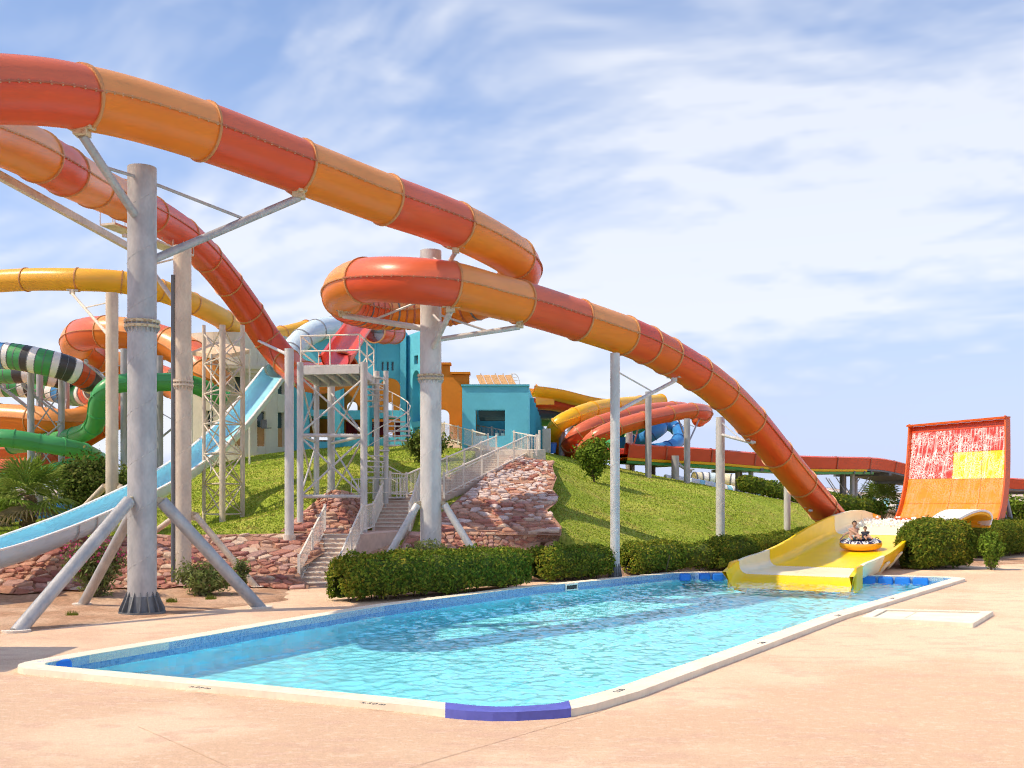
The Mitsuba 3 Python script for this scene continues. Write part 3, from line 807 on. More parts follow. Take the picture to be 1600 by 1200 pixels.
def trough_run(key, ctrl, prof, rings, cols, per=8, flange=None, fl=0.05, name='segment'):
    cs, k = spline(ctrl)
    bounds = [np.interp(i, np.arange(len(k)), k) for i in rings]
    for i, (a, b) in enumerate(zip(bounds[:-1], bounds[1:])):
        m = max(4, int(round((b - a) / k[-1] * per * len(ctrl))))
        part(key, name, sweep(cs(np.linspace(a, b, m)), prof, closed=True, cap=False), 'fibre_' + cols[i % len(cols)], smooth=40)
    if flange:
        for b in bounds[1:-1]:
            t = nrm(cs(b, 1))
            p2 = prof * np.where(prof[:, 1:] < prof[:, 1].max() - .01, 1, 1)
            lo = np.array([q for q in prof[len(prof) // 2 - 20:]])
            c = prof.mean(0)
            big_ = c + (prof - c) * 1.06 + [0, -.02]
            part(key, 'flange', sweep(np.array([cs(b) - t * fl, cs(b) + t * fl]), big_), flange)
    return cs, k


# pale blue slide: a short tube over the top, then an open chute down to the left
bl = thing('body_slide', 'light blue open chute curving down to the left from a pale tube', 'water slide')
BT = [P(600, 522, 60), P(565, 513, 58), P(535, 511, 56), P(507, 513, 54.5), P(482, 523, 53), P(462, 541, 52), P(447, 562, 51), P(432, 583, 50.2)]
BT = [p + (p - np.array([0, 0, H])) * .14 for p in BT]
tube_run(bl, BT, 0.62, [0, 1.5, 2.5, 3.5, 4.5, 5.5, 6.5, 7], ['pale_blue'], n=22, flange='galvanised', seam=False)
BC = [P(434, 590, 50.2), P(418, 612, 49.4), P(395, 642, 48), P(362, 682, 46), P(322, 721, 43.6), P(275, 756, 41), P(230, 783, 38.8), P(175, 811, 36.6), P(115, 838, 34.4), P(60, 860, 32.5), P(0, 882, 30.8), P(-70, 900, 29.2), P(-160, 912, 27.6)]
BC = [p + (p - np.array([0, 0, H])) * .14 * max(0, 1 - i / 7) for i, p in enumerate(BC)]
bp = trough_prof(0.66, 0.56, th=.04, lip=.06, rnd=.48)
csb, kb = trough_run(bl, BC, bp, [0, 2, 4, 6, 8, 8.9, 10, 12], ['sky_blue'], flange=None)
# gel-coated outer shell and rolled white rim
rim = []
pts = csb(np.linspace(0, kb[-1], 90))
for sgn in (-1, 1):
    part(bl, 'rim', sweep(pts, np.array([[sgn * .645, .55], [sgn * .745, .55], [sgn * .745, .60], [sgn * .645, .60]])), 'fibre_white')
shell = np.array([(0.715 * math.sin(x), 0.48 - 0.58 * math.cos(x)) for x in np.linspace(-np.pi / 2, np.pi / 2, 15)])
shell = np.vstack([[(-.73, .55)], shell, [(.73, .55)], [(.71, .55)], shell[::-1] * [.97, 1] + [0, .015], [(-.71, .55)]])
part(bl, 'outer_shell', sweep(pts, shell), 'fibre_pale_blue', smooth=40)
for u in (7.9, 8.45):
    b = np.interp(u, np.arange(len(kb)), kb)
    t = nrm(csb(b, 1))
    part(bl, 'flange', sweep(np.array([csb(b) - t * .04, csb(b) + t * .04]), shell[:17] * 1.07 + [0, -.02], closed=False), 'galvanised')

# red start chute rising behind the platform
rd = thing('start_chute', 'steep red open chute dropping onto the steel platform', 'water slide')
RC = [P(596, 512, 55), P(573, 512, 52.5), P(560, 527, 49.5), P(546, 548, 46.5), P(532, 571, 43.6), P(527, 578, 43)]
trough_run(rd, RC, trough_prof(0.55, 0.6, lip=.12), [0, 1, 3, 4, 5], ['crimson', 'red', 'crimson', 'red'])
tube_run(rd, [P(585, 517, 56.5), P(600, 519, 58), P(616, 520, 61)], 0.6, [0, 1, 2], ['red', 'crimson'], n=20)

# yellow runout into the pool
run = thing('runout_slide', 'wide yellow and cream runout slide ending in the pool', 'water slide')
RO = np.array([[9.6, 37.55, -.34], [9.80, 37.88, -.06], [10.15, 38.45, .13], [10.9, 39.7, .17], [11.9, 41.3, .24], [13.1, 43.2, .46], [14.6, 45.7, .82], [16.1, 48.3, 1.14], [17.7, 50.9, 1.42], [19.2, 53.2, 1.58], [20.8, 55.4, 1.62], [22.4, 57.4, 1.6]])
csr, kr = spline(RO)
HW = PchipInterpolator(kr, [2.12, 2.12, 2.12, 2.12, 2.10, 2.04, 1.96, 1.9, 1.9, 2.1, 2.6, 3.0])
HL = PchipInterpolator(kr, [.80, .55, .46, .54, .62, .72, .84, .86, .80, .68, .5, .3])
HR = PchipInterpolator(kr, [.78, .52, .42, .46, .50, .50, .46, .40, .36, .34, .34, .3])


def run_prof(u, skin=0.0):
    w, l, r = float(HW(u)), float(HL(u)), float(HR(u))
    a = np.linspace(0, np.pi / 2, 7)
    rl, rr = min(.30, l * .9), min(.25, r * .9)
    pts = [(-w - .14, l - .06), (-w - .14, l), (-w, l)] + [(-w + rl - rl * np.cos(x), rl - rl * np.sin(x)) for x in a]
    pts += [(w - rr + rr * np.sin(x), rr - rr * np.cos(x)) for x in a] + [(w, r), (w + .14, r), (w + .14, r - .06)]
    return np.array(pts)


secs = [(0, 'lemon'), (1.8, 'cream'), (3.9, 'lemon'), (7.2, 'cream'), (9.0, 'cream'), (10.3, 'yellow'), (11, None)]
for (a, c), (b, _) in zip(secs[:-1], secs[1:]):
    ua, ub = [np.interp(x, np.arange(len(kr)), kr) for x in (a, b)]
    us = np.linspace(ua, ub, max(5, int(6 * (b - a))))
    pr = np.array([run_prof(u) for u in us])
    part(run, 'segment', sweep(csr(us), pr, closed=False), 'fibre_' + c, smooth=40)
    # outside of the right hand wall with its moulded feet
    side_ = np.array([[(HW(u) + .13, HR(u) - .05), (HW(u) + .05, HR(u) - .30), (HW(u) - .1, -.12), (HW(u) - .5, -.22)] for u in us])
    c = 'yellow' if c == 'lemon' else c
    part(run, 'skirt', sweep(csr(us), side_, closed=False), 'fibre_' + c, smooth=40)
    side_ = side_.copy()
    side_[..., 0] *= -1
    side_[:, 0, 1] += [float(HL(u) - HR(u)) for u in us]
    part(run, 'skirt', sweep(csr(us), side_, closed=False), 'fibre_' + c, smooth=40)
d0 = nrm((RO[2] - RO[0]) * [1, 1, 0])
sd0 = np.array([d0[1], -d0[0], 0])
for sgn, hh in ((-1, .56), (1, .50)):
    c = RO[0] * [1, 1, 0] + sd0 * sgn * 2.2
    part(run, 'end_wall', mf(m3.Manifold.batch_hull([m3.Manifold.sphere(.06, 10).translate(list(c + d0 * x + Z3 * z)) for x, z in ((0, -.3), (0, hh - .16), (.12, hh - .05), (.8, hh), (.8, -.2))])), 'fibre_yellow', smooth=40)
for u in (4.2, 5.2, 6.2, 7.2):          # moulded support saddles
    uu = np.interp(u, np.arange(len(kr)), kr)
    t, s, w = frame(csr(uu, 1))
    for sgn in (-1, 1):
        c = csr(uu) + s * sgn * (float(HW(uu)) - .05)
        part(run, 'saddle', mf(m3.Manifold.batch_hull([m3.Manifold.sphere(.05, 8).translate(list(c + t * x + s * sgn * y + Z3 * z)) for x, y, z in ((-.2, .15, .15), (.2, .15, .15), (-.35, -.2, -.25), (.35, -.2, -.25), (-.2, -.3, -.4), (.2, -.3, -.4))])), 'fibre_cream', smooth=40)
    part(run, 'leg', cyl(csr(uu) + s * 1.2 - Z3 * .1, (csr(uu) + s * 1.2) * [1, 1, 0] - Z3 * .1, .08), 'galvanised')
    part(run, 'leg', cyl(csr(uu) - s * 1.2 - Z3 * .1, (csr(uu) - s * 1.2) * [1, 1, 0] - Z3 * .1, .08), 'galvanised')
# the white edged arch on the right of the basin
ac = [P(1452, 818, 50), P(1466, 806, 50.2), P(1484, 799, 50.6), P(1500, 803, 51), P(1512, 820, 51.2)]
part(run, 'arch', sweep(spline(ac)[0](np.linspace(0, spline(ac)[1][-1], 24)), np.array([[-.05, 0], [1.6, 0], [1.6, .10], [-.05, .10]])), 'fibre_white', smooth=40)
part(run, 'arch_lining', sweep(spline(ac)[0](np.linspace(0, spline(ac)[1][-1], 24)) - Z3 * .12, np.array([[0, 0], [1.55, 0], [1.55, .1], [0, .1]])), 'fibre_yellow', smooth=40)
# run of water: churned foam where the tube empties into the basin
foam = []
for i in range(420):
    u = np.interp(rng.uniform(8.2, 10.6), np.arange(len(kr)), kr)
    t, s, w = frame(csr(u, 1))
    q = csr(u) + s * rng.uniform(-.95, .95) * float(HW(u)) + Z3 * abs(rng.normal(.04, .10))
    b = trimesh.creation.icosphere(1, rng.uniform(.02, .075))
    b.vertices *= rng.uniform(.5, 1.4, 3)
    b.apply_translation(q)
    foam.append(b)
solid('foam', 'white churned water splashing where the tube empties into the basin', None, cat(foam), 'foam_white', smooth=True, kind='stuff')

# the tall curved wall
wl = thing('slide_wall', 'tall curved orange slide wall with wet red and yellow panels', 'water slide')
WC = {(0, 0): P(1404, 813, 59.5), (0, 1): P(1426, 668, 62), (1, 0): P(1562, 817, 54.2), (1, 1): P(1574, 655, 56)}
wn = nrm(np.cross(WC[1, 0] - WC[0, 0], WC[0, 1] - WC[0, 0]))
if wn[0] > 0:
    wn = -wn


def wat(s, t, o=0.0):
    s, t = np.asarray(s, float)[..., None], np.asarray(t, float)[..., None]
    p = WC[0, 0] * (1 - s) * (1 - t) + WC[1, 0] * s * (1 - t) + WC[0, 1] * (1 - s) * t + WC[1, 1] * s * t
    return p - wn * (0.35 * np.sin(np.pi * np.clip(t, 0, 1) ** .75)) + wn * o


def wpanel(s0, s1, t0, t1, th=.05, g=.0012):
    ss, tt = np.meshgrid(np.linspace(s0 + g, s1 - g, 6), np.linspace(t0 + g, t1 - g, 9), indexing='ij')
    f, b = wat(ss, tt, th).reshape(-1, 3), wat(ss, tt, -.03).reshape(-1, 3)
    return tm(np.vstack([f, b]), np.vstack([ringfaces(6, 9, False), ringfaces(6, 9, False)[:, ::-1] + 54]))


def wetfn(base, amount):
    def fn(p, n, uv):                   # films and strings of running white water
        a = mikit.fbm(p.x * 5 + p.y * 5, p.z * 2.2, 3, 2)
        x, y = (p.y - p.x) * 5.5 + 2.6 * a, p.z * 7.5 + 3.0 * mikit.fbm(p.x * 4, p.y * 4, p.z * 4, 2)
        f, s, r = mikit.voronoi(x, y)
        w = 1 - mikit.smoothstep(0.02, 0.40, s - f)
        st = mikit.smoothstep(0.52, 0.75, mikit.fbm((p.y - p.x) * 9, p.z * 0.9, 0, 3))
        k = dr.clip(amount * (w * mikit.smoothstep(0.3, 0.55, mikit.fbm(p.x * 2, p.y * 2, p.z * 2, 3)) + 0.6 * st), 0, 1)
        return mikit.mix(base, (0.86, 0.84, 0.82), k)
    return mikit.proc(fn)


bs('wet_red', base_color=wetfn((0.55, 0.05, 0.03), 0.75), roughness=0.25, specular=0.5)
bs('wet_yellow', base_color=wetfn((0.82, 0.60, 0.01), 0.5), roughness=0.25, specular=0.5)
bs('wet_amber', base_color=wetfn((0.76, 0.26, 0.012), 0.12), roughness=0.3, specular=0.5)
sp, sq = .47, .76
for s0, s1, t0, t1, mat, lab in ((0, sp, .46, .70, 'wet_red', 'red panel streaked with white water'), (0, sp, .70, .935, 'wet_red', 'upper red panel streaked with white water'), (sp, sq, .715, .935, 'wet_red', None), (sq, 1, .715, .935, 'wet_red', None),
                                 (sp, sq, .45, .715, 'wet_yellow', 'bright yellow panel with white water'), (sq, 1, .45, .715, 'wet_yellow', None),
                                 (0, sp, .2, .46, 'wet_amber', None), (sp, sq, .2, .45, 'wet_amber', None), (sq, 1, .2, .45, 'wet_amber', None), (0, sp, .03, .2, 'wet_amber', None), (sp, sq, .03, .2, 'wet_amber', None), (sq, 1, .03, .2, 'wet_amber', None),
                                 (0, 1, -.06, .03, 'fibre_deep_orange', None), (0, 1, .935, 1.0, 'fibre_red', 'dark red band along the top')):
    part(wl, 'panel', wpanel(s0, s1, t0, t1), mat, smooth=40, label=lab)
part(wl, 'backing', wpanel(-.005, 1.005, -.05, 1.0, th=-.06), 'fibre_deep_orange', smooth=40)
for s in (0, 1):
    tt = np.linspace(-.05, 1.01, 24)
    c = wat(np.full(24, float(s)), tt)
    dirs = nrm(WC[1, 0] - WC[0, 0]) * (1 if s else -1)
    v = np.stack([c + wn * .30, c + wn * .30 + dirs * .09, c - wn * .12 + dirs * .09, c - wn * .12], 1).reshape(-1, 3)
    part(wl, 'side_rim', tm(v, ringfaces(24, 4)), 'fibre_deep_orange', smooth=40)
part(wl, 'top_rim', cat([beam(wat(-.02, 1.0, .18), wat(1.02, 1.0, .18), .42, .10)]), 'fibre_deep_orange')
for s in (.15, .5, .85):
    top, bot = wat(s, .85, -.1), wat(s, .85, -.1)
    bot = np.array([bot[0] - wn[0] * 2.4, bot[1] - wn[1] * 2.4, -.1])
    part(wl, 'prop', cyl(top, bot, .11), 'galvanised')
    part(wl, 'prop', cyl(wat(s, .45, -.1), bot, .08), 'galvanised')

# ---------------------------------------------------------------- columns with their arms
def helix(p, z0, z1, r, pitch, off=0):
    n = max(4, int((z1 - z0) / pitch * 14))
    th = np.linspace(0, (z1 - z0) / pitch * 2 * np.pi, n) + off
    pts = np.stack([p[0] + np.cos(th) * r, p[1] + np.sin(th) * r, np.linspace(z0, z1, n)], 1)
    rad = np.stack([np.cos(th), np.sin(th), th * 0], 1)
    v = np.stack([pts - Z3 * .014 - rad * .012, pts + rad * .011, pts + Z3 * .014 - rad * .012], 1).reshape(-1, 3)
    return tm(v, ringfaces(n, 3, False))


def column(label, base, ztop, r, mat='galvanised', collars=(), struts=(), arms=(), foot=0, group='tube slide columns', weld=1.5, name='support_column'):
    key = thing(name, label, 'column', group)
    b = np.asarray(base, float)
    part(key, 'shaft', cyl(b - Z3 * .25, [b[0], b[1], ztop], r, 28), mat, smooth=40)
    if weld:
        part(key, 'weld_seam', helix(b, b[2] + .3, ztop - .2, r, weld), mat, smooth=60)
    for z in collars:
        part(key, 'collar', cat([cyl([b[0], b[1], z - .09], [b[0], b[1], z - .03], r * 1.24, 28), cyl([b[0], b[1], z + .03], [b[0], b[1], z + .09], r * 1.24, 28)]), 'rusty' if r > .3 else mat, smooth=40)
        bolts = []
        for a in np.arange(0, 2 * np.pi, np.pi / 10):
            c = b[:2] + np.array([math.cos(a), math.sin(a)]) * r * 1.13
            bolts.append(beam([*(b[:2] + np.array([math.cos(a), math.sin(a)]) * r * .95), z - .2], [*c, z - .1], .02, .06))
            bolts.append(cyl([*c, z - .12], [*c, z + .12], .016, 6))
        part(key, 'bolt', cat(bolts), mat, kind='stuff')
    if foot:
        part(key, 'base_plate', cyl(b - Z3 * .05, b + Z3 * .05, r * foot, 28), 'dark_steel', smooth=40)
        for a in np.arange(0, 2 * np.pi, np.pi / 7):
            c, w = np.array([math.cos(a), math.sin(a), 0]), np.array([-math.sin(a), math.cos(a), 0]) * .012
            v = np.array([b + c * r, b + c * r * foot * .97, b + c * r * foot * .97 + Z3 * .08, b + c * r * 1.02 + Z3 * .50])
            part(key, 'gusset', tm(np.vstack([v - w + Z3 * .03, v + w + Z3 * .03]), [[0, 1, 2, 3], [7, 6, 5, 4], [0, 4, 5, 1], [1, 5, 6, 2], [2, 6, 7, 3], [3, 7, 4, 0]]), 'dark_steel')
        part(key, 'foot_sleeve', cyl(b, b + Z3 * .42, r * 1.32, 28, r2=r * 1.05), 'dark_steel', smooth=40)
    for z, q, rr in struts:
        q = np.asarray(q, float)
        d = nrm((q - b) * [1, 1, 0])
        p = np.array([b[0], b[1], z]) + d * (r + .12)
        part(key, 'strut', cyl(p, q - Z3 * .05, rr, 16), mat, smooth=40)
        part(key, 'bracket', cat([beam([b[0] + d[0] * r * .8, b[1] + d[1] * r * .8, z], p + d * .1 - Z3 * .06, .05, .26)]), 'rusty')
        part(key, 'foot_plate', cyl(q - Z3 * .03, q + Z3 * .03, rr * 1.9, 14), 'light_concrete')
    for z, q, rr in arms:
        q = np.asarray(q, float)
        d = nrm((q - b) * [1, 1, 0])
        p = np.array([b[0], b[1], z]) + d * r * .9
        part(key, 'arm', cyl(p, q, rr, 12), mat, smooth=40)
        part(key, 'saddle', cat([beam(q - Z3 * .02, q + Z3 * .20, rr * 3.0, rr * 3.2), beam(q + frame(q - p)[1] * .28 + Z3 * .18, q - frame(q - p)[1] * .28 + Z3 * .18, rr * 2.4, rr * 1.3)]), 'rusty' if r > .3 else mat)
        t = p + (q - p) * .62
        tie = np.array([b[0], b[1], min(z + abs(q[2] - z) * .62 + .55, ztop - .3)]) + d * r * .9
        part(key, 'tie_rod', cyl(tie, t, rr * .42, 8), mat, smooth=40)
    return key


def under(u, k=kB, cs=csB, r=.71):
    p = cs(np.interp(u, np.arange(len(k)), k))
    return p - Z3 * (r + .12)


c0 = G(222, 958, .02)
column('thickest grey column with a ribbed flange foot, nearest the pool at the left', c0, H + (780 - 262) * c0[1] / F, .345, collars=[H + 273 * c0[1] / F], foot=1.62,
       struts=[(2.75, G(25, 986, .02), .155), (2.75, G(408, 949, .02), .155), (2.5, G(128, 944, .02), .13)], arms=[(H + 440 * c0[1] / F, under(0), .10), (H + 378 * c0[1] / F, under(4), .10)], weld=1.25)
c1 = np.array([*P(285, 780, 33.2)[:2], .15])
column('tan painted column with a dark conduit beside it, behind the thickest grey column', c1, H + 395 * 33.2 / F, .265, 'tan_paint', collars=[H + 181 * 33.2 / F],
       struts=[(H - 25 * 33.2 / F, np.array([*P(402, 780, 33.4)[:2], .1]), .10), (H - 25 * 33.2 / F, P(205, 855, 36.5), .09)], arms=[(H + 300 * 33.2 / F, P(205, 378, 36.8), .07)], weld=1.0)
cp = thing('conduit_pipe', 'thin dark conduit running up beside the tan painted column', 'pipe')
q = P(270, 780, 33.0)
scene[cp] = mikit.ply(cyl([q[0], q[1], -.1], [q[0], q[1], 9.6], .055, 10), 'dark_steel', 40)
c2 = P(175, 856, 42)
column('sand coloured column with three stub props on the lawn at the left', c2, H + 322 * 42 / F, .235, 'tan_paint', struts=[(3.3, P(92, 832, 43), .13), (3.3, P(225, 812, 41.5), .12), (3.2, P(196, 834, 45), .10)], arms=[(H + 252 * 42 / F, P(113, 459, 57), .07)], weld=0)
c3 = np.array([*P(673, 780, 36)[:2], .35])
column('thick pale grey column carrying the lower loop behind the front hedge', c3, H + 388 * 36 / F, .352, collars=[H + 190 * 36 / F],
       struts=[(2.62, np.array([*P(594, 780, 35.2)[:2], .55]), .12), (2.62, np.array([*P(757, 780, 35.6)[:2], .55]), .12)],
       arms=[(H + 250 * 36 / F, under(24), .085), (H + 268 * 36 / F, under(18.6), .10), (H + 235 * 36 / F, under(22), .09), (H + 330 * 36 / F, under(8), .07)], mat='pale_steel', weld=1.35)
c4 = np.array([*P(961, 780, 38.9)[:2], -.02])
column('slim grey column at the pool edge under the middle of the descending tube', c4, H + 228 * 38.9 / F, .172, arms=[(H + 138 * 38.9 / F, under(30.25), .07)], foot=1.5, mat='pale_steel', weld=.8)
c5 = P(1125.5, 853, 49)
column('slim grey column on the lawn, taller of the two under the steep lower tube', c5, under(31.9)[2] + .1, .20, arms=[(H + 100 * 49 / F, under(33.1), .07)], mat='pale_steel', weld=.9)
c6 = P(1230, 833, 54.5)
column('shorter grey column on the lawn under the lowest tube sections', c6, under(34.4)[2] + .15, .165, arms=[(H + 12 * 54 / F, under(35.4), .06)], mat='pale_steel', weld=.9)
c7 = P(80, 935, 30.5)
column('short grey post holding the lower end of the light blue chute', c7, H - 108 * 32.5 / F - .25, .10, weld=0)
# ---------------------------------------------------------------- buildings on the mound
def X(px, d):
    return (px - 800) * d / F


def ZZ(py, d):
    return H - (py - HZ) * d / F


def rect(x0, z0, x1, z1):
    return sbox(min(x0, x1), min(z0, z1), max(x0, x1), max(z0, z1))


def arch(x0, z0, x1, z1):                # an opening with a round head
    r = (x1 - x0) / 2
    return union_all([sbox(x0, z0, x1, max(z0 + .01, z1 - r)), Point((x0 + x1) / 2, z1 - r).buffer(r, quad_segs=8).intersection(sbox(x0, z1 - r - .01, x1, z1 + 1))])


tur = thing('turquoise_building', 'tall turquoise building with arched openings and orange inner walls behind the platform', 'building')
D = 66.0
x = lambda px: X(px, D)
z = lambda py: ZZ(py, D)
zb = z(712)
front = rect(x(470), zb, x(634), z(527))
holes = union_all([arch(x(536), z(641), x(568), z(582)), arch(x(591), z(641), x(626), z(590)), rect(x(536), z(683), x(571), z(655)), rect(x(580), z(683), x(626), z(653)), rect(x(482), z(690), x(516), z(650)), rect(x(486), z(640), x(514), z(604)),
                   *[rect(x(px), z(579), x(px + 3.4), z(565)) for px in (596, 604, 611.5)]])
part(tur, 'wall', wallmesh(front.difference(holes), [0, D, 0], [1, 0, 0], .45), 'wall_turquoise')
part(tur, 'pier', box([x(631), D - .25, (z(520) + zb) / 2], [.34, .5, z(520) - zb]), 'wall_turquoise')
part(tur, 'pier', box([x(573), D - .2, (z(586) + zb) / 2], [.42, .4, z(586) - zb]), 'wall_teal')
part(tur, 'pier', box([x(528), D - .2, (z(560) + zb) / 2], [.42, .4, z(560) - zb]), 'wall_teal')
part(tur, 'cornice', box([x(552), D - .1, z(527) + .1], [x(634) - x(470) + .2, .7, .22]), 'wall_teal')
# inner orange walls with their own openings, floors, back
inner = rect(x(470), zb, x(640), z(560)).difference(union_all([arch(x(531) , z(641), x(549), z(621)), arch(x(596), z(641), x(607), z(622)), arch(x(617), z(641), x(640), z(616)), rect(x(470), z(684), x(548), z(673)), rect(x(592), z(684), x(606), z(671)), rect(x(622), z(684), x(632), z(671))]))
part(tur, 'inner_wall', wallmesh(inner, [0, D + 2.6, 0], [1, 0, 0], .3), 'wall_orange')
for p0, p1 in ((533, 551), (574, 594), (610, 630)):
    part(tur, 'maroon_board', box([x((p0 + p1) / 2), D + 2.0, z(666)], [x(p1) - x(p0), .12, z(653) - z(674)]), 'wall_maroon')
part(tur, 'floor', box([x(552), D + 1.3, z(647)], [x(634) - x(470), 1.6, .3]), 'wall_turquoise')
part(tur, 'side_wall', wallmesh(rect(D, zb, D + 4, z(527)), [x(470) - .1, 0, 0], [0, 1, 0], .4), 'wall_teal')
for px in (596, 604, 611.5):
    part(tur, 'window', box([x(px + 1.7), D + .22, z(572)], [.13, .06, .5]), 'dark_glass')
# the forward tower at its right: its side turns to the right
D2 = 63.0
x2, z2 = (lambda px: X(px, D2)), (lambda py: ZZ(py, D2))
tw_h = z2(512)
p0, p1 = np.array([x(634), D + .2, 0]), np.array([x2(671), D2, 0])
L = np.linalg.norm((p1 - p0)[:2])
face = rect(0, zb - .5, L, tw_h).difference(union_all([arch(L * .28, z2(655), L * .60, z2(573)), rect(L * .36, z2(563), L * .52, z2(549)), rect(L * .3, z2(690), L * .56, z2(664))]))
part(tur, 'tower_wall', wallmesh(face, p0, p1 - p0, .5), 'wall_turquoise')
nb = np.array([(p1 - p0)[1], -(p1 - p0)[0], 0])
nb = -nrm(nb)
part(tur, 'niche', wallmesh(rect(L * .06, zb, L * .94, tw_h - .3), p0 + nb * .52, p1 - p0, .1), 'wall_teal')
for px_, dd_, t_ in ((627, D - .1, 528), (586, D - .1, 530)):
    part(tur, 'downpipe', cyl([X(px_, dd_), dd_, zb], [X(px_, dd_), dd_, ZZ(t_, dd_)], .06, 8), 'wall_turquoise', smooth=40)
part(tur, 'vent_grille', cat([beam(p0 + (p1 - p0) * .36 + nb * .2 + Z3 * (z2(563) + q), p0 + (p1 - p0) * .52 + nb * .2 + Z3 * (z2(563) + q), .06, .04) for q in np.linspace(.04, .5, 6)]), 'dark_steel', kind='stuff')

org = thing('orange_building', 'stepped orange building with an arch between the turquoise tower and block', 'building')
D = 62.5
zb = z(712) - .6
pts = [(x(676), zb), (x(733), zb), (x(733), z(585)), (x(706.5), z(586)), (x(706.5), z(581)), (x(702.5), z(581)), (x(702.5), z(571)), (x(676), z(570))]
part(org, 'wall', wallmesh(Polygon(pts).difference(arch(x(680), z(700), x(702), z(639))), [0, D, 0], [1, 0, 0], .5), 'wall_orange')
part(org, 'side_wall', wallmesh(rect(D + .5, zb, D + 7, z(586)), [x(733) - .35, 0, 0], [0, 1, 0], .35), 'wall_teal')
part(org, 'coping', box([x(719.5), D + .2, z(585) + .06], [x(733) - x(706.5) + .15, .8, .12]), 'wall_orange')
part(org, 'coping', box([x(689.5), D + .2, z(570) + .06], [x(702.5) - x(676) + .15, .8, .12]), 'wall_orange')

blk = thing('turquoise_block', 'low turquoise block with a deep square window opening and long side wall', 'building')
D = 59.0
zb = z(712) - .4
fx0, fx1 = x(722), x(826)
part(blk, 'wall', wallmesh(rect(fx0, zb, fx1, z(603.5)).difference(rect(x(743), z(681), x(789), z(640))), [0, D, 0], [1, 0, 0], .7), 'wall_turquoise')
part(blk, 'parapet', box([(fx0 + fx1) / 2, D + .3, z(603.5) + .05], [fx1 - fx0 + .1, .8, .1]), 'wall_teal')
far = np.array([2.45, 88.0])
Ls = np.linalg.norm(far - [fx1, D])
part(blk, 'side_wall', wallmesh(rect(0, zb, Ls, z(603.5) - .02), [fx1, D + .02, 0], [far[0] - fx1, far[1] - D, 0], .4), 'wall_turquoise')
for q in np.linspace(.08, .95, 9):
    c = np.array([fx1, D, 0]) + q * np.array([far[0] - fx1, far[1] - D, 0])
    part(blk, 'pilaster', box([c[0] + .10, c[1], (zb + z(603.5)) / 2 - .2], [.24, .5, z(603.5) - zb - .5], ), 'wall_teal')
part(blk, 'room_floor', box([x(770), D + 3.2, z(683) - .1], [x(800) - x(735), 5, .15]), 'wall_teal')
part(blk, 'room_wall', box([x(742) - .2, D + 3.2, z(660)], [.2, 5, 2.2]), 'wall_orange')
part(blk, 'room_back', box([x(766), D + 5.8, z(660)], [x(800) - x(730), .2, 2.4]), 'wall_teal')
part(blk, 'room_back', box([x(793) , D + 3.2, z(660)], [.2, 5, 2.2]), 'wall_teal')
for i, q in enumerate((1.1, 2.5, 3.9)):
    part(blk, 'beam', box([x(768), D + q, z(640) + .02 - .16], [x(793) - x(742) - .3, .5, .36]), 'dark_beam')
for px in (776, 785.5):
    part(blk, 'notice', box([x(px), D + .5, z(678.5)], [.2, .03, .2]), 'wall_cream')
part(blk, 'roof', tm([[fx0, D + 6.2, z(606)], [fx1, D + 6.2, z(606)], [far[0], far[1], z(606)], [far[0] - 4, far[1], z(606)]], [[0, 1, 2, 3]]), 'wall_cream')

pg = thing('roof_pergola', 'tilted tan slatted sun panels on the roof of the turquoise block', 'pergola')
D = 61.5
for i in range(5):
    a, b = 744 + i * 11.2, 744 + i * 11.2 + 9.6
    v = np.array([[x(a), D, z(587.5)], [x(b), D, z(586.8)], [x(b + 8), D - 1.5, ZZ(602, D - 1.5)], [x(a + 8), D - 1.5, ZZ(602.5, D - 1.5)]])
    w = np.cross(v[1] - v[0], v[3] - v[0])
    part(pg, 'panel', tm(np.vstack([v, v - nrm(w) * .05]), np.vstack([BOXF * 0 + [[0, 1, 2, 3], [7, 6, 5, 4], [0, 4, 5, 1], [1, 5, 6, 2], [2, 6, 7, 3], [3, 7, 4, 0]]])), 'roof_tan')
for px in (751, 774, 786, 800):
    part(pg, 'post', box([x(px), D + .1, z(596)], [.07, .07, .95]), 'white_metal')
part(pg, 'guard_rail', cat([wire([P(a, b, 61) for a, b in k], .025) for k in (((797, 586), (806, 585), (812, 602)), ((801, 595), (809, 594)), ((800, 590), (807, 589.5)))]), 'white_metal')

# cream round building with narrow windows
rb = thing('round_building', 'pale cream round building with tall narrow windows at the left of the mound', 'building')
cen, R = np.array([X(374, 68), 68.0]), 3.9
zb, zt = 4.6, ZZ(522, 65)
th = np.radians(np.linspace(-180, 180, 73))


def wedge(a0, a1, z0, z1, r0, r1, n=6):
    a = np.radians(np.linspace(a0, a1, n))
    ring_ = [np.stack([cen[0] + r * np.sin(a), cen[1] - r * np.cos(a), a * 0 + zz], 1) for r, zz in ((r1, z0), (r1, z1), (r0, z1), (r0, z0))]
    v = np.stack(ring_, 1).reshape(-1, 3)
    f = ringfaces(n, 4)
    caps = tm(v, [[3, 2, 1, 0], [4 * n - 4, 4 * n - 3, 4 * n - 2, 4 * n - 1]])
    return cat([tm(v, f), caps])


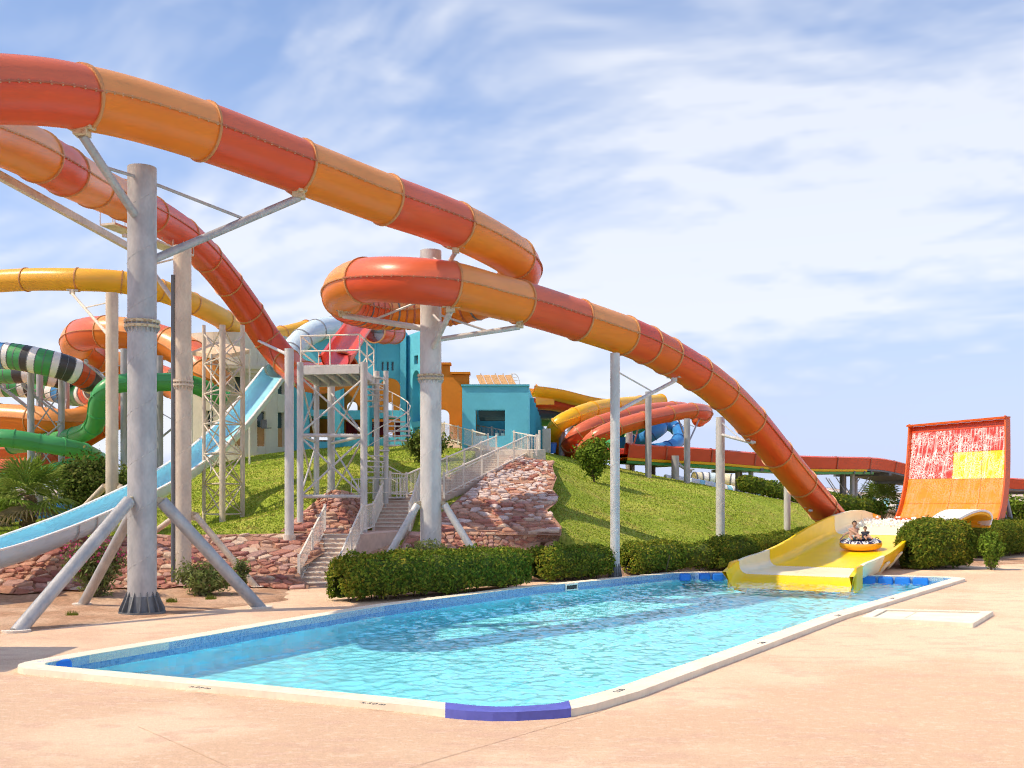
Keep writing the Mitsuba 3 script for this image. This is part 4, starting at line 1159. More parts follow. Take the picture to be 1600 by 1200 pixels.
wins = [(-62, 3.4), (-34, 3.4), (-12, 3.4), (14, 3.6), (33, 3.6), (53, 3.6)]
edges = sorted([-180.0] + [a + s * w for a, w in wins for s in (-1, 1)] + [180.0])
w0, w1, v0, v1 = ZZ(697, 64.5), ZZ(642, 64.5), ZZ(613, 64.5), ZZ(588, 64.5)
for i, (a, b) in enumerate(zip(edges[:-1], edges[1:])):
    n = max(3, int((b - a) / 5))
    if i % 2 == 0:
        part(rb, 'wall_panel', wedge(a + .12, b - .12, zb, zt, R - .3, R, n), 'wall_cream', smooth=30)
    else:
        for lo, hi in ((zb, w0), (w1, v0), (v1, zt)):
            part(rb, 'wall_panel', wedge(a, b, lo, hi, R - .3, R, n), 'wall_cream', smooth=30)
        part(rb, 'window', wedge(a - .2, b + .2, v0, v1, R - .34, R - .24, n), 'dark_glass')
        wk = part(rb, 'window', wedge(a - .2, b + .2, w0, w1, R - .34, R - .24, n), 'dark_glass')
        part(wk, 'blind', cat([wedge(a - .2, b + .2, w0, w0 + (w1 - w0) * .55, R - .22, R - .2, n)]), 'roof_tan')
for hh, rr in ((ZZ(573, 64), .34), (ZZ(579, 64), .22), (ZZ(585, 64), .10)):
    part(rb, 'cornice', wedge(-180, 180, hh - .12, hh + .1, R - .1, R + rr, 61), 'wall_cream', smooth=30)
part(rb, 'roof', wedge(-180, 180, zt - .2, zt, .05, R - .05, 61), 'wall_cream')
lamp = part(rb, 'flood_lamp', cat([box([cen[0] + 2.35, cen[1] - 3.6, ZZ(662, 64)], [.30, .24, .52], .5), beam([cen[0] + 2.3, cen[1] - 3.3, ZZ(668, 64)], [cen[0] + 2.8, cen[1] - 3.6, ZZ(668, 64)], .05, .05)]), 'dark_steel')
um = thing('tan_canopy', 'tan fabric canopy on posts in front of the round cream building', 'canopy')
D = 60.0
apex = P(338, 534, D)
rim_ = [P(px, py, d) for px, py, d in ((300, 549, 59), (330, 553, 57.5), (362, 552, 57.5), (390, 546, 59), (372, 541, 62.5), (318, 541, 62.5))]
part(um, 'fabric', tm(np.vstack([rim_, [apex], np.array(rim_) - Z3 * .22]), [[i, (i + 1) % 6, 6, 6] for i in range(6)] + [[7 + i, 7 + (i + 1) % 6, (i + 1) % 6, i] for i in range(6)]), 'canvas_tan')
for i in (0, 1, 3):
    part(um, 'post', cyl([*rim_[i][:2], 4.2], rim_[i], .05, 8), 'white_metal')

# steel platform with its tower
pf = thing('steel_platform', 'steel platform with railings on grey columns under the red chute', 'platform')
zt = ZZ(571, 39)
cor = [P(470, 573, 39), P(562, 569, 38.6), np.array([*P(584, 580, 42.6)[:2], 0]), np.array([*P(498, 590, 43.2)[:2], 0])]
cor = [np.array([c[0], c[1], zt]) for c in cor]
pl = Polygon([c[:2] for c in cor])
part(pf, 'deck', prism(pl, zt - .06, zt), 'pale_steel')
part(pf, 'edge_beam', cat([beam(a - Z3 * .20, b - Z3 * .20, .12, .27) for a, b in zip(cor, cor[1:] + cor[:1])]), 'pale_steel')
for t in (.2, .4, .6, .8):
    part(pf, 'joist', beam(cor[0] * (1 - t) + cor[1] * t - Z3 * .2, cor[3] * (1 - t) + cor[2] * t - Z3 * .2, .08, .2), 'pale_steel')
for i, (a, b) in enumerate(zip(cor, cor[1:] + cor[:1])):
    if i == 2:
        continue
    part(pf, 'guard_rail', cat([cyl(a + Z3 * q, b + Z3 * q, .03, 8) for q in (.5, 1.05)]), 'white_metal')
    for t in (0, .5) if i != 3 else (0,):
        part(pf, 'rail_post', cyl(a * (1 - t) + b * t, a * (1 - t) + b * t + Z3 * 1.05, .03, 8), 'white_metal')
part(pf, 'rail_post', cyl(cor[2], cor[2] + Z3 * 1.05, .03, 8), 'white_metal')
TC = [(452, 36.9, 545, .155), (469, 38.2, 566, .115), (494.5, 43, 592, .11), (517.5, 44, 590, .15), (568.5, 38.6, 566, .125), (588.5, 42.6, 580, .11)]
cols = []
for px, d, ty, r in TC:
    q = P(px, 780, d)
    q[2] = gz(q) - .2
    top = np.array([q[0], q[1], ZZ(ty, d)])
    cols.append((q, top))
    part(pf, 'column', cyl(q, top, r, 20), 'pale_steel', smooth=40)
    part(pf, 'column_foot', cyl(q, q + Z3 * .35, r * 1.4, 16), 'light_concrete', smooth=40)
for a, b in ((1, 4), (1, 2), (3, 4)):
    for z0, z1 in ((zt - .5, 5.1), (5.0, 2.9), (2.9, 5.0), (5.1, zt - .5)):
        pa, pb = cols[a][0], cols[b][0]
        part(pf, 'brace', cyl([pa[0], pa[1], z0], [pb[0], pb[1], z1], .036, 8), 'pale_steel', smooth=40)
    for zz in (5.05, 2.9):
        part(pf, 'brace', cyl([*cols[a][0][:2], zz], [*cols[b][0][:2], zz], .065, 8), 'pale_steel', smooth=40)
# tube rests on the first column with an arm
uA, kA = spline(A)
pA = uA(np.interp(2.6, np.arange(len(kA)), kA)) - Z3 * .75
part(pf, 'arm', cyl([*cols[0][0][:2], ZZ(590, 37)], pA, .07, 10), 'pale_steel', smooth=40)
part(pf, 'arm', cyl([*cols[0][0][:2], ZZ(556, 37)], uA(np.interp(4.5, np.arange(len(kA)), kA)) - Z3 * .75, .06, 10), 'pale_steel', smooth=40)
# spiral stair round the last column
sp_ = thing('spiral_stair', 'grey steel spiral stair winding up to the platform', 'stairs')
cx = np.array([*P(603, 780, 42.4)[:2], 0])
z0 = gz(cx)
part(sp_, 'centre_post', cyl([cx[0], cx[1], z0 - .2], [cx[0], cx[1], zt + .2], .10, 14), 'pale_steel', smooth=40)
nst = int((zt - z0) / .2)
edge_pts = []
for i in range(nst):
    a = i * 2 * np.pi / 15 + 1.0
    zz = z0 + .2 * (i + 1)
    c, w = np.array([math.cos(a), math.sin(a), 0]), np.array([-math.sin(a), math.cos(a), 0])
    v = np.array([cx + c * .09 - w * .05, cx + c * .95 - w * .20, cx + c * .95 + w * .20, cx + c * .09 + w * .05]) + Z3 * zz
    part(sp_, 'tread', tm(np.vstack([v, v - Z3 * .05]), [[0, 1, 2, 3], [7, 6, 5, 4], [0, 4, 5, 1], [1, 5, 6, 2], [2, 6, 7, 3], [3, 7, 4, 0]]), 'pale_steel')
    edge_pts.append(cx + c * .95 + Z3 * (zz + .95))
    if i % 2 == 0:
        part(sp_, 'rail_post', cyl(cx + c * .95 + Z3 * zz, cx + c * .95 + Z3 * (zz + .95), .016, 6), 'white_metal')
part(sp_, 'handrail', cat([sweep(np.array(edge_pts), circ(.025, 6)), sweep(np.array(edge_pts) - Z3 * .45, circ(.016, 6))]), 'white_metal')
gr_ = thing('guard_fence', 'short white railing on the lawn at the foot of the spiral stair', 'railing')
pts = [P(549, 774, 42), P(583, 773, 42), P(620, 772, 42.5), P(636, 771, 43.2)]
part(gr_, 'rail', cat([cyl(a + Z3 * q, b + Z3 * q, .022, 6) for a, b in zip(pts[:-1], pts[1:]) for q in (.08, .62)]), 'white_metal')
for i in range(10):
    t = i / 9 * 3
    j = min(2, int(t))
    q = pts[j] + (pts[j + 1] - pts[j]) * (t - j)
    part(gr_, 'post', cyl(q - Z3 * .15, q + Z3 * .62, .02, 6), 'white_metal')

# lattice tower
lt = thing('lattice_tower', 'tan three legged lattice tower on the lawn behind the light blue chute', 'tower')
LG = [(318.5, 44, 508, .075), (347.5, 41.8, 508, .12), (379, 44.5, 508, .10)]
legs = []
for px, d, ty, r in LG:
    q = P(px, 780, d)
    q[2] = gz(q) - .1
    top = np.array([q[0], q[1], ZZ(ty, d)])
    legs.append((q, top))
    part(lt, 'leg', cyl(q, top, r, 12), 'tan_paint', smooth=40)
zs = np.linspace(2.2, ZZ(516, 43), 7)
for i in range(3):
    a, b = legs[i][0], legs[(i + 1) % 3][0]
    for j, (lo, hi) in enumerate(zip(zs[:-1], zs[1:])):
        part(lt, 'brace', cyl([a[0], a[1], lo], [b[0], b[1], hi], .03, 6), 'tan_paint')
        part(lt, 'brace', cyl([b[0], b[1], lo], [a[0], a[1], hi], .03, 6), 'tan_paint')
        part(lt, 'brace', cyl([a[0], a[1], lo], [b[0], b[1], lo], .03, 6), 'tan_paint')

# gangway with a railing beside the climbing tube, behind the thickest column
gw = thing('gangway', 'narrow steel maintenance gangway hanging beside the climbing tube', 'walkway')
ga, gb = P(168, 350, 41.5), P(292, 400, 46.5)
part(gw, 'walkway', beam(ga, gb, .7, .08), 'tan_paint')
part(gw, 'girder', beam(P(-30, 258, 28.5) , P(205, 388, 38.5), .16, .22), 'tan_paint')
sd_ = frame(gb - ga)[1]
for s_ in (-1, 1):
    part(gw, 'guard_rail', cat([cyl(ga + sd_ * s_ * .33 + Z3 * q, gb + sd_ * s_ * .33 + Z3 * q, .025, 6) for q in (.5, 1.0)]), 'tan_paint')
    for t in np.linspace(0, 1, 8):
        q = ga + (gb - ga) * t + sd_ * s_ * .33
        part(gw, 'rail_post', cyl(q, q + Z3 * 1.0, .02, 6), 'tan_paint')

# ---------------------------------------------------------------- the other slides, left
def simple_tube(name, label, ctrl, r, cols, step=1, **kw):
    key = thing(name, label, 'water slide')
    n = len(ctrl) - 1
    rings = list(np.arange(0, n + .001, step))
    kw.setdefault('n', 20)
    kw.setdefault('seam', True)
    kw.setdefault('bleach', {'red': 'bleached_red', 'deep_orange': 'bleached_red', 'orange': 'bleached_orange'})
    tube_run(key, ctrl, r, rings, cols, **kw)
    return key


simple_tube('tube_slide', 'amber yellow tube arching high at the left behind the tan columns', [P(-120, 455, 60), P(-40, 443, 59), P(42, 437, 58), P(122, 437, 57.5), P(190, 441, 58), P(250, 454, 59), P(300, 474, 61), P(350, 500, 64), P(395, 524, 68), P(440, 524, 71), P(480, 514, 73)], .60, ['amber'], flange='flange_tan', seam=False)
simple_tube('tube_slide', 'orange tube coiling round behind the two left hand columns', [P(345, 605, 63), P(318, 580, 63), P(297, 556, 64), P(262, 537, 65), P(215, 524, 65.5), P(165, 519, 66), P(128, 524, 68), P(120, 541, 71), P(150, 560, 74), P(210, 580, 75), P(270, 600, 74), P(300, 640, 71)], .98, ['orange', 'deep_orange'], flange='flange_tan')
bands = ['white', 'green', 'green', 'black', 'white', 'green', 'green', 'white', 'black', 'black', 'white', 'red', 'red', 'black', 'white', 'blue', 'blue', 'black', 'white', 'red', 'red', 'white', 'green', 'green', 'black', 'blue']
bands = bands[-7:] + bands[:-7]
cS = [P(-60, 560, 60), P(-20, 556, 60), P(20, 557, 60), P(60, 564, 60), P(100, 574, 60.5), P(132, 588, 61.5), P(150, 604, 64), P(140, 615, 67.5), P(105, 615, 70), P(60, 606, 71.5), P(10, 603, 72), P(-50, 604, 72)]
simple_tube('tube_slide', 'striped tube with white, green, black, red and blue bands at the far left', cS, .73, bands, step=.25, flange='dark_steel', seam=False, per=14, wallr=.012, flw=.02)
simple_tube('tube_slide', 'second striped band tube, partly hidden below the first', [P(-60, 592, 68), P(-10, 586, 68), P(40, 584, 67.5), P(85, 590, 68), P(130, 602, 70), P(170, 612, 74)], .62, bands[3:] + bands[:3], step=.25, flange='dark_steel', seam=False, per=14, wallr=.012, flw=.02)
simple_tube('tube_slide', 'orange flume crossing low at the left edge under the striped tubes', [P(-60, 652, 65), P(0, 652, 65), P(50, 655, 64.5), P(95, 660, 64.5), P(130, 656, 66), P(165, 640, 69), P(200, 626, 73)], .80, ['orange'], flange='flange_tan')
simple_tube('tube_slide', 'orange flume curving up from behind the upper green tube', [P(-60, 706, 70), P(0, 703, 70), P(60, 700, 69), P(115, 690, 68), P(155, 668, 68), P(200, 650, 70)], .72, ['deep_orange'], flange='flange_tan')
simple_tube('tube_slide', 'lowest orange red flume at the left edge behind the palm', [P(-60, 732, 64), P(0, 735, 64), P(40, 734, 64.5), P(80, 726, 66), P(110, 716, 68)], .68, ['red'], flange='flange_tan')
simple_tube('tube_slide', 'green tube with a sharp bend down between the grey and sand columns', [P(352, 626, 61), P(325, 611, 60.5), P(297, 600, 60), P(245, 597, 59.5), P(200, 598, 59), P(172, 604, 58.5), P(157, 620, 58.5), P(153, 645, 59), P(146, 666, 60), P(118, 681, 62), P(75, 690, 64), P(20, 696, 66)], .50, ['green'], flange='fibre_green')
simple_tube('tube_slide', 'lower glossy green tube sloping down into the dark bush', [P(-80, 684, 55), P(-20, 684, 55), P(22, 686, 55), P(60, 692, 55.5), P(97, 698, 56), P(130, 706, 57.5), P(155, 720, 60), P(170, 740, 62)], .46, ['green'], flange='fibre_green')
simple_tube('tube_slide', 'lowest green tube behind the palm crown', [P(-60, 760, 60), P(0, 752, 60), P(60, 742, 60.5), P(110, 730, 62), P(150, 720, 65)], .46, ['green'], flange='fibre_green')
simple_tube('tube_slide', 'dark blue tube lying on the ground behind the palm trunk', [P(-60, 822, 52), P(0, 818, 52), P(40, 812, 52.5), P(80, 801, 54), P(110, 790, 56)], .36, ['blue'], flange='fibre_navy', seam=False)
LC = [(48, 62, 572, .19, 'pale grey column under the striped tube, leftmost of the far group'), (62, 66, 584, .20, 'grey column just right of the leftmost far column'), (96, 62.5, 582, .18, 'grey column under the bend of the striped tube'), (104, 67, 588, .18, 'grey column half hidden behind the striped tube column'),
      (194, 61, 545, .20, 'slender grey column between the sand column and the thickest grey column'), (249, 62, 556, .21, 'slender grey column seen between the thickest grey and the tan column')]
for px, d, ty, r, lab in LC:
    q = P(px, 780, d)
    q[2] = gz(q)
    column(lab, q, ZZ(ty, d), r, collars=[], group='far left slide columns', weld=0, arms=[(ZZ(ty, d) - 2.4, np.array([q[0] - 1.9, q[1] - .6, ZZ(ty, d) - .9]), .06), (ZZ(ty, d) - 4.6, np.array([q[0] + 1.8, q[1] - .4, ZZ(ty, d) - 3.4]), .06)])
for i, (pa, da, pb, db) in enumerate(((48, 62, 96, 62.5), (62, 66, 104, 67), (48, 62, 62, 66), (96, 62.5, 104, 67), (194, 61, 249, 62))):
    k_ = thing('cross_bracing', ['thin crossed steel bracing under the striped tube', 'thin crossed bracing between the two half hidden grey columns', 'short crossed bracing between the two leftmost far columns', 'short crossed bracing under the bend of the striped tube', 'thin crossed bracing behind the thickest grey column'][i], 'bracing', 'bracing among the far left columns')
    a, b = P(pa, 780, da), P(pb, 780, db)
    for z0_, z1_ in ((6.5, 9.0), (9.0, 6.5), (4.0, 6.5), (6.5, 4.0), (1.6, 4.0), (4.0, 1.6)):
        part(k_, 'rod', cyl([*a[:2], z0_], [*b[:2], z1_], .04, 6), 'galvanised')

# ---------------------------------------------------------------- the other slides, right
LN = [('yellow', [P(822, 618, 72), P(838, 620, 73), P(866, 624, 74.5), P(900, 632, 76.5), P(940, 638, 79), P(985, 637, 81), P(1020, 632, 83)], 'uppermost yellow lane leaving the roof of the turquoise block'),
      ('red', [P(822, 637, 74.5), P(845, 639, 75.5), P(872, 642, 77), P(905, 650, 79), P(945, 656, 81.5), P(990, 655, 84)], 'orange red lane just below the yellow roof lane'),
      ('navy', [P(824, 653, 77), P(848, 654, 78), P(876, 656, 79.5), P(910, 663, 81.5), P(950, 668, 84), P(990, 668, 87)], 'navy lane third in the stack beside the turquoise block'),
      ('green', [P(828, 664, 79.5), P(850, 665, 80.5), P(878, 666, 82), P(912, 673, 84), P(950, 679, 86.5), P(985, 680, 90)], 'green lane lowest in the stack beside the turquoise block')]
for c, ctrl, lab in LN:
    k_ = thing('racer_lane', lab, 'water slide', 'mat racer lanes')
    cc, kk = spline(ctrl)
    for i in range(3):
        u = np.linspace(kk[-1] * i / 3, kk[-1] * (i + 1) / 3, 14)
        part(k_, 'segment', sweep(cc(u), trough_prof(.62, .62, lip=.1)), 'fibre_' + c, smooth=40)
    if c == 'yellow':
        v = np.array([P(837, 632, 72.5), P(837, 599, 72.5), P(850, 612, 73.4), P(866, 620, 74.2), P(866, 632, 74.2)])
        part(k_, 'splash_fin', cat([tm(np.vstack([v, v + [0, .12, 0]]), [[0, 1, 2, 2], [0, 2, 3, 4], [5, 7, 6, 6], [5, 9, 8, 7]] + [[i, i + 5, (i + 1) % 5 + 5, (i + 1) % 5] for i in range(5)])]), 'fibre_yellow')
simple_tube('tube_slide', 'yellow tube bending round right of the turquoise block', [P(1032, 627, 78), P(1000, 630, 75), P(960, 634, 71), P(925, 640, 68), P(897, 650, 66), P(872, 664, 65.4), P(864, 682, 66.5), P(874, 699, 69), P(898, 708, 72), P(930, 712, 75)], .50, ['yellow', 'yellow', 'yellow'], flange='fibre_amber')
simple_tube('tube_slide', 'orange red tube in the middle of the right hand cluster', [P(1070, 642, 75), P(1050, 639, 71.5), P(1010, 643, 69), P(975, 650, 67), P(935, 662, 65.5), P(905, 677, 64.8), P(890, 695, 65.6), P(898, 710, 68), P(925, 716, 71)], .48, ['deep_orange', 'red'], flange='flange_tan')
simple_tube('tube_slide', 'longest orange red tube of the right hand cluster with a rounded right end', [P(1092, 655, 72), P(1101, 645, 69), P(1080, 642, 66.5), P(1045, 647, 65), P(1005, 656, 63.6), P(965, 668, 62.8), P(932, 683, 62.6), P(915, 702, 63.6), P(922, 716, 66)], .47, ['deep_orange', 'red'], flange='flange_tan')
simple_tube('tube_slide', 'blue tube looping behind the longest orange red tube', [P(965, 693, 84), P(995, 690, 83), P(1020, 678, 82), P(1032, 668, 82.5), P(1018, 662, 85), P(1035, 660, 88), P(1057, 670, 88), P(1060, 688, 86), P(1042, 700, 84), P(1015, 704, 83)], .52, ['blue', 'blue'], flange='fibre_navy', seam=False)
simple_tube('tube_slide', 'short green tube seen between the slim columns below the orange red tubes', [P(955, 697, 88), P(975, 690, 87), P(998, 676, 87), P(1005, 662, 89)], .6, ['green'], flange='fibre_green', seam=False)
wb = ['white', 'sky_blue', 'white', 'pale_blue']
simple_tube('tube_slide', 'white and light blue ribbed tube low behind the lawn crest', [P(1040, 752, 84), P(1080, 757, 84), P(1120, 765, 84), P(1160, 772, 85), P(1205, 777, 87), P(1255, 784, 89)], .50, wb, step=.25, flange='fibre_white', seam=False, per=12, flw=.06)
simple_tube('tube_slide', 'cream and grey ribbed tube farthest behind the lawn crest', [P(1085, 747, 104), P(1130, 749, 104), P(1180, 755, 103), P(1230, 766, 102), P(1290, 776, 100), P(1340, 782, 99)], .58, ['cream', 'white', 'pale_blue', 'white'], step=.25, flange='dark_steel', seam=False, per=12, flw=.06)
simple_tube('tube_slide', 'blue and white striped tube on the ground below the far palm', [P(1290, 776, 112), P(1330, 784, 110), P(1370, 789, 108), P(1410, 793, 107), P(1450, 796, 106)], .75, ['white', 'sky_blue', 'white', 'blue'], step=.25, flange='fibre_white', seam=False, per=12)

lf = thing('long_flume', 'long red flume on stilts running across behind the lawn to the right edge', 'water slide')
LFc = [P(945, 706, 69), P(1010, 710, 70.5), P(1080, 714, 72), P(1150, 720, 74), P(1225, 724, 76.5), P(1300, 725, 80), P(1350, 729, 83), P(1420, 744, 86), P(1490, 752, 88), P(1560, 757, 90), P(1660, 762, 93), P(1800, 766, 97)]
cl, kl = spline(LFc)
lane = np.array([(-2.3, -.35), (-2.42, .40), (-2.3, .46), (-2.15, .40), (-2.05, -.2), (1.95, -.2), (2.05, .42), (2.2, .46), (2.42, .36), (2.32, -.42)])
bnd = np.linspace(0, kl[-1], 15)
for i, (a, b) in enumerate(zip(bnd[:-1], bnd[1:])):
    part(lf, 'segment', sweep(cl(np.linspace(a, b, 7)), lane, closed=True), 'fibre_red', smooth=40)
    t = nrm(cl(a, 1))
    part(lf, 'flange', sweep(np.array([cl(a) - t * .05, cl(a) + t * .05]), lane * [1.025, 1.07]), 'flange_red')
part(lf, 'underside', sweep(cl(np.linspace(kl[-1] * .3, kl[-1], 40)), np.array([(-2.2, -.55), (2.3, -.55), (2.3, -.43), (-2.2, -.36)]), closed=True), 'dark_steel')
part(lf, 'side_lane', sweep(cl(np.linspace(0, kl[-1] * .42, 20)), np.array([(1.3, -.60), (2.38, -.60), (2.40, -.44), (1.3, -.44)]), closed=True), 'fibre_yellow')
part(lf, 'side_lane', sweep(cl(np.linspace(0, kl[-1] * .44, 20)), np.array([(.9, -.78), (2.3, -.78), (2.34, -.62), (.9, -.62)]), closed=True), 'fibre_green')
for i, px in enumerate((1040, 1150, 1152, 1166, 1290, 1305, 1316, 1347, 1346, 1403, 1500, 1584, 1640)):
    us = np.linspace(0, kl[-1], 400)
    pp = cl(us)
    sx = 800 + pp[:, 0] * F / pp[:, 1]
    j = np.argmin(abs(sx - px))
    t = nrm(cl(us[j], 1))
    s = np.array([t[1], -t[0], 0])
    o = (-1.5, 1.4, 0, -.6)[i % 4]
    q = pp[j] + s * o
    b_ = gz(q) - .3 if q[0] < 40 else -.3
    part(lf, 'post', cyl([q[0], q[1], b_], [q[0], q[1], pp[j][2] - .55], .17, 12), 'galvanised' if i % 3 else 'dark_steel', smooth=40)
    part(lf, 'cross_arm', beam(pp[j] - s * 2.4 - Z3 * .66, pp[j] + s * 2.4 - Z3 * .66, .16, .2), 'dark_steel')
    if 1290 <= px <= 1350 and i > 4:
        part(lf, 'brace', cat([cyl([q[0] - 1.2, q[1], .8], [q[0] + 1.2, q[1], 4.4], .035, 6), cyl([q[0] + 1.2, q[1], .8], [q[0] - 1.2, q[1], 4.4], .035, 6)]), 'galvanised')
RCc = [(878, 66, 668, .19, 'short grey post in front of the yellow bend', [(3.6, P(905, 652, 66.5), .05), (3.0, P(915, 700, 64), .06)]), (892, 72, 655, .24, 'grey post behind the yellow bend', []), (983, 74, 668, .24, 'grey column at the left under the orange red tubes', [(4.0, P(1001, 655, 66), .05)]),
       (1013, 63, 612, .185, 'slim grey column taller than the orange red tubes beside it', []), (1073.5, 64, 654, .185, 'slim grey column under the rounded right end of the orange red tube', [(6.0, P(1094, 652, 68.5), .05), (6.2, P(1060, 655, 66), .05)]), (1055, 68, 712, .24, 'stout pale post under the long red flume', [(2.9, P(1078, 738, 69), .08)]),
       (988, 70, 712, .16, 'thin grey post at the left end of the long red flume', [])]
for px, d, ty, r, lab, arms in RCc:
    q = P(px, 780, d)
    q[2] = gz(q)
    column(lab, q, ZZ(ty, d), r, weld=0, arms=[(max(z_, q[2] + 1), t_, r_) for z_, t_, r_ in arms], group='right hand slide columns')
q = P(843, 714, 57)
solid('white_pole', 'thin white pole at the corner of the turquoise block', 'pole', cyl([q[0], q[1], q[2] - .3], [q[0], q[1], ZZ(672, 57)], .06, 10), 'white_metal', 40)
k_ = thing('utility_cabinet', 'cream utility cabinet on the lawn right of the turquoise block', 'cabinet')
q = P(854, 706, 64)
part(k_, 'body', box(q + [0, 0, .65], [.5, .4, 1.4]), 'wall_cream')
part(k_, 'door', box(q + [0, -.21, .65], [.42, .03, 1.2]), 'wall_cream')
k_ = thing('blue_bin', 'small blue bin on the lawn beside the cream cabinet', 'bin')
q = P(863, 708, 65)
part(k_, 'body', mf(m3.Manifold.cylinder(.55, .2, .26, 16).translate(list(q))), 'pad_bright_blue', smooth=40)
part(k_, 'lid', mf(m3.Manifold.cylinder(.07, .29, .25, 16).translate([q[0], q[1], q[2] + .551])), 'fibre_navy', smooth=40)
k_ = thing('blue_raft', 'bright blue raft lying on the ground right of the slide wall', 'raft')
t_ = trimesh.creation.torus(.55, .26, 24, 10)
t_.apply_translation(P(1567, 811, 62) * [1, 1, 0] + Z3 * .9)
part(k_, 'tube', t_, 'pad_bright_blue', smooth=True)
part(k_, 'floor', cyl(P(1567, 811, 62) * [1, 1, 0] + Z3 * .62, P(1567, 811, 62) * [1, 1, 0] + Z3 * .9, .5, 20), 'fibre_navy')
part(k_, 'stand', cat([box(P(1567 + s * 9, 811, 62) * [1, 1, 0] + Z3 * .3, [.1, .8, .66]) for s in (-1, 1)]), 'galvanised')

# a square sun shade standing on the deck just outside the left edge; its shadow lies on the deck
sh = thing('sun_shade', 'square dark sun shade outside the left edge whose shadow falls on the deck', 'sunshade')
c = np.array([-12.1, 18.35, 2.9])
part(sh, 'canopy', mf(m3.Manifold.hull_points(np.array([[c[0] + a * 1.5, c[1] + b * 1.5, c[2]] for a in (-1, 1) for b in (-1, 1)] + [[c[0], c[1], c[2] + .5]]))), 'dark_steel')
part(sh, 'mast', cyl([c[0], c[1], 0], [c[0], c[1], c[2] + .2], .035, 10), 'white_metal')
part(sh, 'base', cyl([c[0], c[1], 0], [c[0], c[1], .08], .35, 20), 'light_concrete')
# ---------------------------------------------------------------- plants
def leaves(o, n, size, col, seed, spread=0.8, long=1.7, var=.3, up=0.25):
    """small two-triangle leaves at o, facing roughly along n; one flat colour each"""
    r = np.random.default_rng(seed)
    m = len(o)
    nn = n + r.normal(0, spread, (m, 3)) + [0, 0, up]
    nn /= np.linalg.norm(nn, axis=1, keepdims=True) + 1e-9
    a = np.cross(nn, r.normal(0, 1, (m, 3)))
    a /= np.linalg.norm(a, axis=1, keepdims=True) + 1e-9
    b = np.cross(nn, a)
    s = size * r.uniform(.65, 1.3, (m, 1))
    a, b = a * s * long * .5, b * s * .5
    v = np.stack([o - a, o + b * .9 - nn * s * .05, o + a, o - b * .9 - nn * s * .05], 1).reshape(-1, 3)
    i = np.arange(m)[:, None] * 4
    f = np.vstack([i + [0, 1, 2], i + [0, 2, 3]])
    col = np.asarray(col, float)
    col = col[r.integers(0, len(col), m)] if col.ndim == 2 else np.repeat(col[None], m, 0)
    c = col * r.uniform(1 - var, 1 + var, (m, 1)) * r.uniform(.92, 1.08, (m, 3))
    return trimesh.Trimesh(v, f, process=False), np.repeat(c, 4, 0)


HEDGE = np.array([[.145, .20, .024], [.18, .23, .03], [.11, .18, .022], [.26, .265, .04], [.085, .155, .022]])


